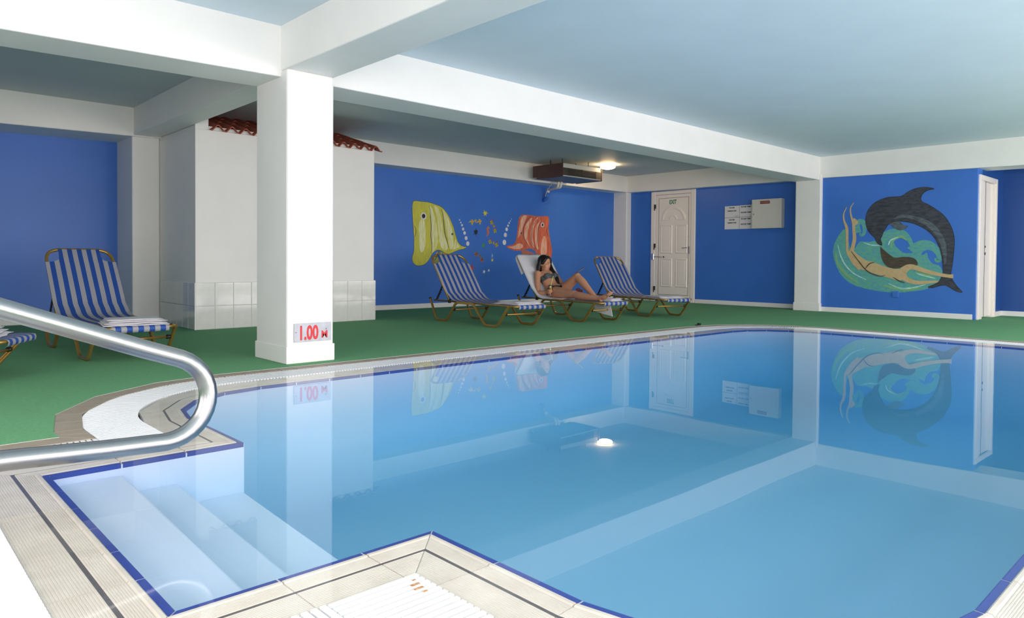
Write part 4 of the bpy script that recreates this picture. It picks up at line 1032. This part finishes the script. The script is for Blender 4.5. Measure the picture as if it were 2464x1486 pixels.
sw = tag(empty('painted_swimmer', (0, 0, 0)), 'tan figure swimming towards the dolphin tail in mural', 'mural')
WD.stroke('leg', mxd['legA'], [.007, .018, .026, .045, .040, .036, .045, .060, .075], 4, PM['skin'], sw)
WD.stroke('leg', mxd['legB'], [.007, .016, .024, .040, .046, .055, .058, .080, .130, .160], 4.2, PM['skin'], sw)
WD.poly('heel', mxd['heel'], 4, PM['skin'], sw)
WD.stroke('torso', mxd['torso'], [.135, .175, .155, .155, .185, .130], 4.4, PM['skin'], sw)
WD.stroke('arm', mxd['arm1'], [.120, .080, .062, .052, .048, .060], 8, PM['skin'], sw)
WD.stroke('arm', mxd['arm2'], [.100, .066, .054, .044, .022], 4.6, PM['skin'], sw)
WD.poly('hair', mxd['hair'], 4.5, PM['hair'], sw)
for k_ in ('line1', 'line2', 'line3'): WD.stroke('shading_line', mxd[k_], .016, 8.4, PM['hair'], sw)

# ------------------------------------------------------------------ towel spread over the occupied lounger
M2 = LM[1]
def drape(name, rows, m, n=16, thick=.006, label=None, edge=.0):
    V, F = [], []
    for i, (s, z, a_, b_) in enumerate(rows):
        for j in range(n + 1):
            t = a_ + (b_ - a_)*j/n
            e = max(0, (abs(j/n - .5) - .44)/.06)
            V.append(P3(t, s + .004*math.sin(j*1.1 + i*.5), z + .0035*math.sin(j*.9 + i*1.3) - edge*e*e))
    k_ = n + 1; R_ = len(rows)
    for i in range(R_ - 1):
        for j in range(n): F.append((i*k_ + j, i*k_ + j + 1, (i + 1)*k_ + j + 1, (i + 1)*k_ + j))
    me = bpy.data.meshes.new(name); me.from_pydata([tuple(v) for v in V], [], F); me.update()
    bm = bmesh.new(); bm.from_mesh(me); bmesh.ops.recalc_face_normals(bm, faces=bm.faces)
    bmesh.ops.solidify(bm, geom=bm.faces[:], thickness=thick); bm.to_mesh(me); bm.free()
    for p in me.polygons: p.use_smooth = True
    return link(name, me, m)
def bo(f, o):
    s_, z_ = back_pt(f); return s_ + .78*o, z_ + .62*o
rows = []
for f, o in ((.62, -.045), (.80, -.042), (.95, -.036), (1.02, -.012), (1.03, .022), (.98, .032), (.9, .033), (.78, .034), (.62, .035), (.46, .036), (.32, .036), (.21, .038)):
    s_, z_ = bo(f, o); rows.append((s_, z_, -.315, .30))
for s_, z_ in ((.470, .352), (.515, .318), (.58, .302), (.68, .290), (.80, .284), (.92, .281)): rows.append((s_, z_, -.31 if s_ < .6 else -.29, .30 if s_ < .6 else .28))
tw = drape('bath_towel', rows, MT['towel'], edge=.02); tw.matrix_world = M2
tag(tw, 'white towel draped over the backrest behind the woman', 'towel')
V, F = [], []
for i in range(7):
    for j in range(5):
        f, g = i/6, j/4; zl = .13 - .05*f
        V.append(P3(.03 + .008*math.sin(5*f + 3*g), 1.36 + .34*f - .03*(1 - g), .262 + (zl - .262)*g))
for i in range(6):
    for j in range(4): F.append((i*5 + j, i*5 + j + 1, i*5 + 6 + j, i*5 + 5 + j))
me = bpy.data.meshes.new('hanging_towel'); me.from_pydata([tuple(v) for v in V], [], F)
bm = bmesh.new(); bm.from_mesh(me); bmesh.ops.solidify(bm, geom=bm.faces[:], thickness=.006); bm.to_mesh(me); bm.free()
ht = link('hanging_towel', me, MT['towel']); ht.matrix_world = M2
tag(ht, 'white towel end hanging below the foot of the occupied lounger', 'towel')

# ------------------------------------------------------------------ the woman: one continuous body surface
def ring_tube(stations, n=20):
    """stations: (centre Vector, half width along t, half depth, depth direction)"""
    V, F = [], []; m_ = len(stations)
    for c, hw, hd, dv in stations:
        for i in range(n):
            a_ = 2*math.pi*i/n; V.append(c + Vector((1, 0, 0))*hw*math.cos(a_) + dv*hd*math.sin(a_))
    for i in range(m_ - 1):
        for j in range(n): F.append((i*n + j, i*n + (j + 1) % n, (i + 1)*n + (j + 1) % n, (i + 1)*n + j))
    F += [tuple(range(n))[::-1], tuple(range((m_ - 1)*n, m_*n))]
    return V, F
def blob(c, r, tilt=0.0, n=14):
    """ellipsoid at c with radii (t, s, z); tilt turns it in the s-z plane"""
    V, F = [], []
    for i in range(n + 1):
        th = math.pi*i/n
        for j in range(2*n):
            ph = math.pi*j/n
            x, y, z = r[0]*math.sin(th)*math.cos(ph), r[1]*math.sin(th)*math.sin(ph), r[2]*math.cos(th)
            s_, zz = y*math.cos(tilt) - z*math.sin(tilt), y*math.sin(tilt) + z*math.cos(tilt)
            V.append(P3(c[0] + x, c[1] + s_, c[2] + zz))
    k_ = 2*n
    for i in range(n):
        for j in range(k_): F.append((i*k_ + j, i*k_ + (j + 1) % k_, (i + 1)*k_ + (j + 1) % k_, (i + 1)*k_ + j))
    return V, F
def limb(pts, n=16):
    """pts: (t, s, z, radius) tapered smooth chain with round ends"""
    P = [P3(*p[:3]) for p in pts]; R_ = [p[3] for p in pts]; Q, QR = [], []
    for i in range(len(P) - 1):
        p0, p1, p2, p3 = P[max(0, i - 1)], P[i], P[i + 1], P[min(len(P) - 1, i + 2)]
        for k_ in range(6):
            t = k_/6
            Q.append(.5*((2*p1) + (p2 - p0)*t + (2*p0 - 5*p1 + 4*p2 - p3)*t*t + (3*p1 - p0 - 3*p2 + p3)*t**3)); QR.append(R_[i] + (R_[i + 1] - R_[i])*t)
    Q.append(P[-1]); QR.append(R_[-1])
    d0 = (Q[0] - Q[1]).normalized(); d1 = (Q[-1] - Q[-2]).normalized()
    Q = [Q[0] + d0*QR[0]*.95, Q[0] + d0*QR[0]*.6] + Q + [Q[-1] + d1*QR[-1]*.6, Q[-1] + d1*QR[-1]*.95]
    QR = [QR[0]*.25, QR[0]*.8] + QR + [QR[-1]*.8, QR[-1]*.25]
    return tube_vf(Q, circ(1.0, n), radii=QR)
def fuse(name, parts_, voxel, smooth_it, m, parent=None):
    me = mesh(name, *join_vf(parts_)); o = link(name, me, None)
    # every closed piece faces outwards, so the voxel remesh welds them into one skin
    md = o.modifiers.new('remesh', 'REMESH'); md.mode = 'VOXEL'; md.voxel_size = voxel; md.use_smooth_shade = True
    ms = o.modifiers.new('smooth', 'SMOOTH'); ms.factor = .5; ms.iterations = smooth_it
    dg = bpy.context.evaluated_depsgraph_get(); dg.update()
    nm = bpy.data.meshes.new_from_object(o.evaluated_get(dg)); nm.name = name
    bpy.data.objects.remove(o); nm.materials.clear(); nm.materials.append(m)
    for p in nm.polygons: p.use_smooth = True
    r = bpy.data.objects.new(name, nm); COL.objects.link(r)
    if parent is not None: r.parent = parent
    return r
MT['skin'] = mat('skin', (196, 142, 112), .5, var=.08, scale=9, spec=.35)
MT['skin'].node_tree.nodes['Principled BSDF'].inputs['Subsurface Weight'].default_value = .0
MT['hair'] = mat('black_hair', (17, 13, 15), .48, spec=.4)
MT['bik'] = mat('grey_bikini', (104, 112, 116), .7, rgb2=(30, 33, 38), scale=90)
MT['bikd'] = mat('black_bikini', (24, 24, 27), .7)
MT['lips'] = mat('lips', (186, 96, 92), .4)
MT['eyew'] = mat('eye_white', (222, 214, 208), .3)
MT['eyed'] = mat('eye_dark', (26, 18, 16), .3)

up_n = lambda s_, z_: Vector((0, -s_, z_)).normalized()
ST = [(.655, .335, .10, .055, (.1, 1)), (.59, .352, .165, .088, (.25, 1)), (.525, .378, .168, .092, (.45, .9)), (.465, .428, .135, .080, (.66, .75)), (.415, .488, .130, .083, (.75, .66)),
      (.370, .545, .142, .090, (.78, .62)), (.325, .600, .145, .078, (.78, .62)), (.290, .638, .115, .058, (.75, .66)), (.268, .662, .060, .046, (.85, .5))]
torso = ring_tube([(P3(0, s_, z_), hw, hd, up_n(*dv)) for s_, z_, hw, hd, dv in ST])
B = [torso]
B += [blob((-.066, .425, .578), (.058, .050, .058)), blob((.066, .425, .578), (.058, .050, .058))]
B += [limb([(0, .265, .640, .050), (0, .262, .69, .044), (0, .262, .735, .046)])]
# head: skull, face, jaw, nose, lips, ears
HX, HZ = .252, .795
B += [blob((0, HX - .012, HZ), (.074, .092, .088)), blob((0, HX + .030, HZ - .060), (.056, .058, .078), .10), blob((0, HX + .048, HZ - .112), (.030, .034, .026)),
      blob((0, HX + .055, HZ - .02), (.050, .035, .035)),
      limb([(0, HX + .078, HZ - .010, .008), (0, HX + .094, HZ - .042, .0105)], 10), blob((0, HX + .094, HZ - .046), (.015, .012, .009)),
      blob((-.073, HX - .008, HZ - .03), (.009, .018, .028)), blob((.073, HX - .008, HZ - .03), (.009, .018, .028)),
      blob((-.034, HX + .052, HZ - .055), (.026, .022, .022)), blob((.034, HX + .052, HZ - .055), (.026, .022, .022))]
NECK = P3(0, HX - .01, HZ - .10)
HEAD_R = Matrix.Translation(NECK) @ Matrix.Rotation(math.radians(15), 4, 'Z') @ Matrix.Rotation(math.radians(9), 4, 'X') @ Matrix.Translation(-NECK)
def turned(vf): return [HEAD_R @ Vector(v) for v in vf[0]], vf[1]
B[-10:] = [turned(p) for p in B[-10:]]
# arms
for sx in (-1, 1):
    B.append(blob((sx*.150, .295, .618), (.050, .050, .052)))
B += [limb([(-.158, .300, .612, .047), (-.210, .372, .48, .042), (-.246, .440, .352, .035)]), limb([(-.246, .440, .350, .035), (-.238, .50, .346, .036), (-.212, .585, .358, .024)]),
      limb([(.158, .298, .612, .047), (.21, .37, .50, .042), (.225, .445, .405, .035)]), limb([(.225, .445, .405, .035), (.21, .54, .43, .035), (.175, .64, .475, .024)])]
# hand round the glass (glass axis at GX, GS)
GX, GS = -.200, .672
B += [limb([(-.210, .58, .358, .024), (-.212, .615, .365, .028), (-.214, .635, .368, .028)]), blob((-.214, .625, .372), (.017, .032, .040))]
for k_, (zf, ln, rr) in enumerate(((.398, 150, .0085), (.380, 165, .0090), (.361, 158, .0088), (.344, 130, .0078))):
    pts_ = []
    for q in range(7):
        a_ = math.radians(195 + ln*q/6); pts_.append((GX + .041*math.sin(a_), GS + .041*math.cos(a_), zf + .004*q/6, rr*(1 - .02*q)))
    B.append(limb(pts_, 10))
B.append(limb([(GX - .002, GS - .055, .372, .012), (GX + .030, GS - .035, .392, .0105), (GX + .040, GS - .002, .402, .0092), (GX + .028, GS + .028, .408, .008)], 10))
# other hand on the magazine
B += [blob((.165, .665, .485), (.030, .040, .016), .5)]
for k_ in range(4): B.append(limb([(.185 - .017*k_, .69, .50, .0085), (.188 - .018*k_, .735 - .006*abs(k_ - 1.5), .532, .008), (.186 - .018*k_, .765 - .008*abs(k_ - 1.5), .540, .007)], 8))
B.append(limb([(.150, .655, .49, .010), (.125, .690, .512, .009), (.120, .715, .525, .008)], 8))
# legs
B += [limb([(-.092, .585, .360, .092), (-.098, .72, .358, .084), (-.104, .92, .350, .068), (-.106, 1.085, .346, .054)]), blob((-.106, 1.09, .352), (.052, .060, .052)),
      limb([(-.106, 1.085, .344, .052), (-.107, 1.22, .332, .055), (-.104, 1.42, .322, .041), (-.100, 1.585, .316, .031)]),
      limb([(.092, .575, .372, .090), (.096, .66, .430, .080), (.10, .79, .518, .066), (.10, .895, .588, .055)]), blob((.10, .905, .590), (.053, .055, .053)),
      limb([(.10, .90, .585, .053), (.095, 1.02, .515, .056), (.085, 1.17, .412, .042), (.075, 1.30, .330, .031)])]
B += [blob((-.100, 1.625, .306), (.030, .036, .034)), limb([(-.100, 1.60, .320, .031), (-.100, 1.68, .340, .030), (-.100, 1.765, .372, .027)]), blob((-.100, 1.785, .378), (.042, .040, .018), .45), blob((-.100, 1.70, .335), (.034, .07, .024), .42)]
for k_ in range(5):
    tt = -.134 + .0175*k_; ln = (.020, .028, .034, .038, .044)[4 - k_] if True else 0
    B.append(limb([(tt, 1.800, .390, .0085), (tt, 1.800 + ln*.9, .392 + ln*.55, .0078 if k_ else .0105)], 8))
B += [blob((.075, 1.325, .306), (.028, .034, .028)), limb([(.075, 1.31, .320, .030), (.075, 1.39, .308, .028), (.075, 1.46, .298, .022)]), blob((.075, 1.455, .296), (.038, .040, .014))]
for k_ in range(5): B.append(limb([(.045 + .0155*k_, 1.475, .294, .0085), (.045 + .0155*k_, 1.50 - .004*k_, .291, .008)], 8))
body = fuse('person', B, .0045, 6, MT['skin'])
body.matrix_world = M2
tag(body, 'dark haired woman in grey bikini reclining on towel with one knee raised', 'person')

def shell(name, keep, planes, thick, m):
    """cloth following the skin: a slab of the body surface pushed outwards"""
    bm = bmesh.new(); bm.from_mesh(body.data)
    bmesh.ops.delete(bm, geom=[f for f in bm.faces if not keep(f.calc_center_median())], context='FACES')
    for co, no in planes:
        bmesh.ops.bisect_plane(bm, geom=bm.verts[:] + bm.edges[:] + bm.faces[:], plane_co=co, plane_no=no, clear_outer=True)
    for v in bm.verts: v.co += v.normal*thick
    bmesh.ops.solidify(bm, geom=bm.faces[:], thickness=thick*.8)
    me = bpy.data.meshes.new(name); bm.to_mesh(me); bm.free(); me.materials.append(m)
    for p in me.polygons: p.use_smooth = True
    o = link(name, me, None, body); return o
ax = Vector((0, .62, .78)).normalized()       # up along the spine (local: y = -s)
def in_torso(p, r=.19): return abs(p.x) < r and p.y > -.53 and p.y < -.24 and p.z > .40
shell('bikini_top', lambda p: in_torso(p, .150) and not (p.x < -.128 and p.z < .50), [(P3(0, .425, .622), ax), (P3(0, .425, .522), -ax)], .004, MT['bik'])
lo_ax = Vector((0, .80, .60)).normalized()
shell('bikini_bottom', lambda p: abs(p.x) < .172 and -.66 < p.y < -.46 and p.z < .455, [(P3(0, .535, .40), lo_ax), (P3(-.0, .595, .355), -lo_ax)], .004, MT['bikd'])
# hair: cap, long lengths behind the near shoulder and over the far one
H = [blob((0, HX - .030, HZ + .012), (.086, .098, .094)), blob((0, HX - .060, HZ - .055), (.078, .055, .095)),
     limb([(-.060, HX - .010, HZ + .03, .036), (-.082, HX - .012, HZ - .05, .034), (-.088, HX - .018, HZ - .13, .030), (-.088, HX - .020, HZ - .185, .020)]),
     limb([(-.04, HX - .06, HZ - .05, .045), (-.05, HX - .06, HZ - .13, .040), (-.055, HX - .045, HZ - .19, .03)]),
     limb([(.055, HX + .005, HZ + .05, .036), (.082, HX + .018, HZ - .04, .036), (.084, HX + .075, HZ - .12, .036), (.076, HX + .155, HZ - .19, .038), (.066, HX + .222, HZ - .265, .036), (.058, HX + .262, HZ - .345, .022)]),
     limb([(.07, HX - .02, HZ, .040), (.09, HX - .01, HZ - .10, .040), (.10, HX + .03, HZ - .17, .036)]),
     limb([(.03, HX + .02, HZ + .078, .024), (.062, HX + .045, HZ + .040, .020), (.078, HX + .045, HZ - .02, .018)]), limb([(-.01, HX + .03, HZ + .078, .020), (-.055, HX + .035, HZ + .045, .020), (-.078, HX + .015, HZ - .02, .018)])]
H[0] = turned(H[0]); H[1] = turned(H[1]); H[-1] = turned(H[-1]); H[-2] = turned(H[-2])
hair = fuse('hair', H, .006, 4, MT['hair'], body)
def turned_blob(*a, **k): return turned(blob(*a, **k))
def turned_limb(*a, **k): return turned(limb(*a, **k))
for sx in (-1, 1):
    ey = link('eye', mesh('eye', *turned_blob((sx*.031, HX + .079, HZ - .016), (.0135, .006, .0065)), smooth=True), MT['eyew'], body)
    link('iris', mesh('iris', *turned_blob((sx*.031 + .002, HX + .083, HZ - .016), (.0062, .0035, .0062)), smooth=True), MT['eyed'], ey)
    link('eyelid', mesh('eyelid', *turned_limb([(sx*.017, HX + .082, HZ - .011, .0022), (sx*.031, HX + .085, HZ - .0085, .0026), (sx*.046, HX + .078, HZ - .012, .002)], 8), smooth=True), MT['eyed'], ey)
    link('eyebrow', mesh('eyebrow', *turned_limb([(sx*.014, HX + .085, HZ + .006, .0028), (sx*.032, HX + .085, HZ + .013, .003), (sx*.050, HX + .073, HZ + .008, .0018)], 8), smooth=True), MT['eyed'], body)
link('lips', mesh('lips', *join_vf([turned_limb([(-.021, HX + .078, HZ - .080, .003), (0, HX + .090, HZ - .077, .0058), (.021, HX + .078, HZ - .080, .003)], 8), turned_limb([(-.018, HX + .078, HZ - .084, .003), (0, HX + .088, HZ - .088, .0062), (.018, HX + .078, HZ - .084, .003)], 8)]), smooth=True), MT['lips'], body)
link('earring', mesh('earring', *turned_blob((-.080, HX - .004, HZ - .058), (.0035, .0035, .0035), n=6), smooth=True), MT['eyew'], body)

# ------------------------------------------------------------------ drink, straw, magazine
def clear_mat(name, tint, f=.12):
    m = bpy.data.materials.new(name); m.use_nodes = True; nt = m.node_tree; nt.nodes.remove(nt.nodes['Principled BSDF'])
    tr = nt.nodes.new('ShaderNodeBsdfTransparent'); tr.inputs['Color'].default_value = tint
    gl = nt.nodes.new('ShaderNodeBsdfGlossy'); gl.inputs['Roughness'].default_value = .03
    fr = nt.nodes.new('ShaderNodeLayerWeight'); fr.inputs['Blend'].default_value = .35
    mp = nt.nodes.new('ShaderNodeMath'); mp.operation = 'MULTIPLY_ADD'; mp.inputs[1].default_value = .7; mp.inputs[2].default_value = .04
    mx = nt.nodes.new('ShaderNodeMixShader'); nt.links.new(fr.outputs['Fresnel'], mp.inputs[0]); nt.links.new(mp.outputs[0], mx.inputs['Fac'])
    nt.links.new(tr.outputs[0], mx.inputs[1]); nt.links.new(gl.outputs[0], mx.inputs[2]); nt.links.new(mx.outputs[0], nt.nodes['Material Output'].inputs['Surface'])
    return m
GLASS = clear_mat('clear_glass', (.93, .95, .95, 1))
gl = empty('cocktail_glass'); gl.matrix_world = M2 @ Matrix.Translation(P3(GX, GS, .294))
tag(gl, 'stemmed cocktail glass of orange juice in the hand of woman', 'glass')
lathe('bowl', [(.006, .045), (.022, .060), (.028, .085), (.029, .150), (.031, .172), (.0295, .172), (.0275, .150), (.0265, .085), (.02, .063), (.004, .050)], GLASS, gl, n=20)
lathe('stem', [(.005, .004), (.0042, .02), (.006, .047)], GLASS, gl, n=12)
lathe('foot', [(0, .006), (.012, .004), (.031, .001), (.031, .0), (0, 0)], GLASS, gl, n=20)
lathe('juice', [(0, .053), (.018, .064), (.0255, .086), (.0262, .135), (0, .135)], mat('orange_juice', (226, 170, 40), .3), gl, n=20)
st = link('drinking_straw', mesh('drinking_straw', *tube_vf([(-.012, .008, .07), (.004, -.022, .225), (.010, -.045, .30)], circ(.0045, 8)), smooth=True), mat('lime_straw', (206, 226, 120), .5))
st.matrix_world = gl.matrix_world.copy(); tag(st, 'pale green straw standing in glass of orange juice', 'straw')

def stripes_mat(name, a_, b_, sc, axis='X'):
    m = bpy.data.materials.new(name); m.use_nodes = True; nt = m.node_tree; b = nt.nodes['Principled BSDF']; b.inputs['Roughness'].default_value = .35
    tc = nt.nodes.new('ShaderNodeTexCoord'); w = nt.nodes.new('ShaderNodeTexWave'); w.bands_direction = axis; w.inputs['Scale'].default_value = sc; w.inputs['Distortion'].default_value = 2.0; w.inputs['Detail'].default_value = 1
    rp = nt.nodes.new('ShaderNodeValToRGB'); rp.color_ramp.elements[0].position = .45; rp.color_ramp.elements[0].color = lin(a_); rp.color_ramp.elements[1].position = .55; rp.color_ramp.elements[1].color = lin(b_)
    nt.links.new(tc.outputs['Object'], w.inputs['Vector']); nt.links.new(w.outputs['Fac'], rp.inputs['Fac']); nt.links.new(rp.outputs['Color'], b.inputs['Base Color']); return m
mg = empty('magazine'); mg.matrix_world = M2; tag(mg, 'open magazine propped against the raised thigh of woman', 'magazine')
PAGE = stripes_mat('printed_page', (214, 212, 214), (70, 66, 72), 6, 'X')
for nm, (ta, tb), bend in (('page', (.170, .232), .010), ('page', (.236, .298), .014)):
    V, F = [], []; n = 8
    for i in range(n + 1):
        f = i/n
        for j in range(5):
            t = ta + (tb - ta)*j/4; s_ = .60 + .50*f - 1.04*(t - .03); z_ = .432 + .272*f + .020*math.sin(math.pi*f) + bend*math.sin(math.pi*j/4)*.4 + (.010 if tb > .25 else 0)
            V.append(P3(t, s_, z_))
    for i in range(n):
        for j in range(4): F.append((i*5 + j, i*5 + j + 1, i*5 + 6 + j, i*5 + 5 + j))
    me = bpy.data.meshes.new(nm); me.from_pydata([tuple(v) for v in V], [], F); bm = bmesh.new(); bm.from_mesh(me); bmesh.ops.solidify(bm, geom=bm.faces[:], thickness=.004); bm.to_mesh(me); bm.free()
    link(nm, me, PAGE, mg)
V, F = [], []
for i in range(5):
    for j in range(5): V.append(P3(.250 + .01*math.sin(i), .69 + .17*i/4, .285 + .125*j/4 + .012*math.sin(i*1.3)))
for i in range(4):
    for j in range(4): F.append((i*5 + j, i*5 + j + 1, i*5 + 6 + j, i*5 + 5 + j))
me = bpy.data.meshes.new('printed_leaflet'); me.from_pydata([tuple(v) for v in V], [], F); bm = bmesh.new(); bm.from_mesh(me); bmesh.ops.solidify(bm, geom=bm.faces[:], thickness=.004); bm.to_mesh(me); bm.free()
lf = link('printed_leaflet', me, stripes_mat('pink_print', (150, 96, 108), (110, 72, 90), 20, 'Y')); lf.matrix_world = M2
tag(lf, 'dusky pink printed leaflet standing behind the raised knee', 'leaflet')
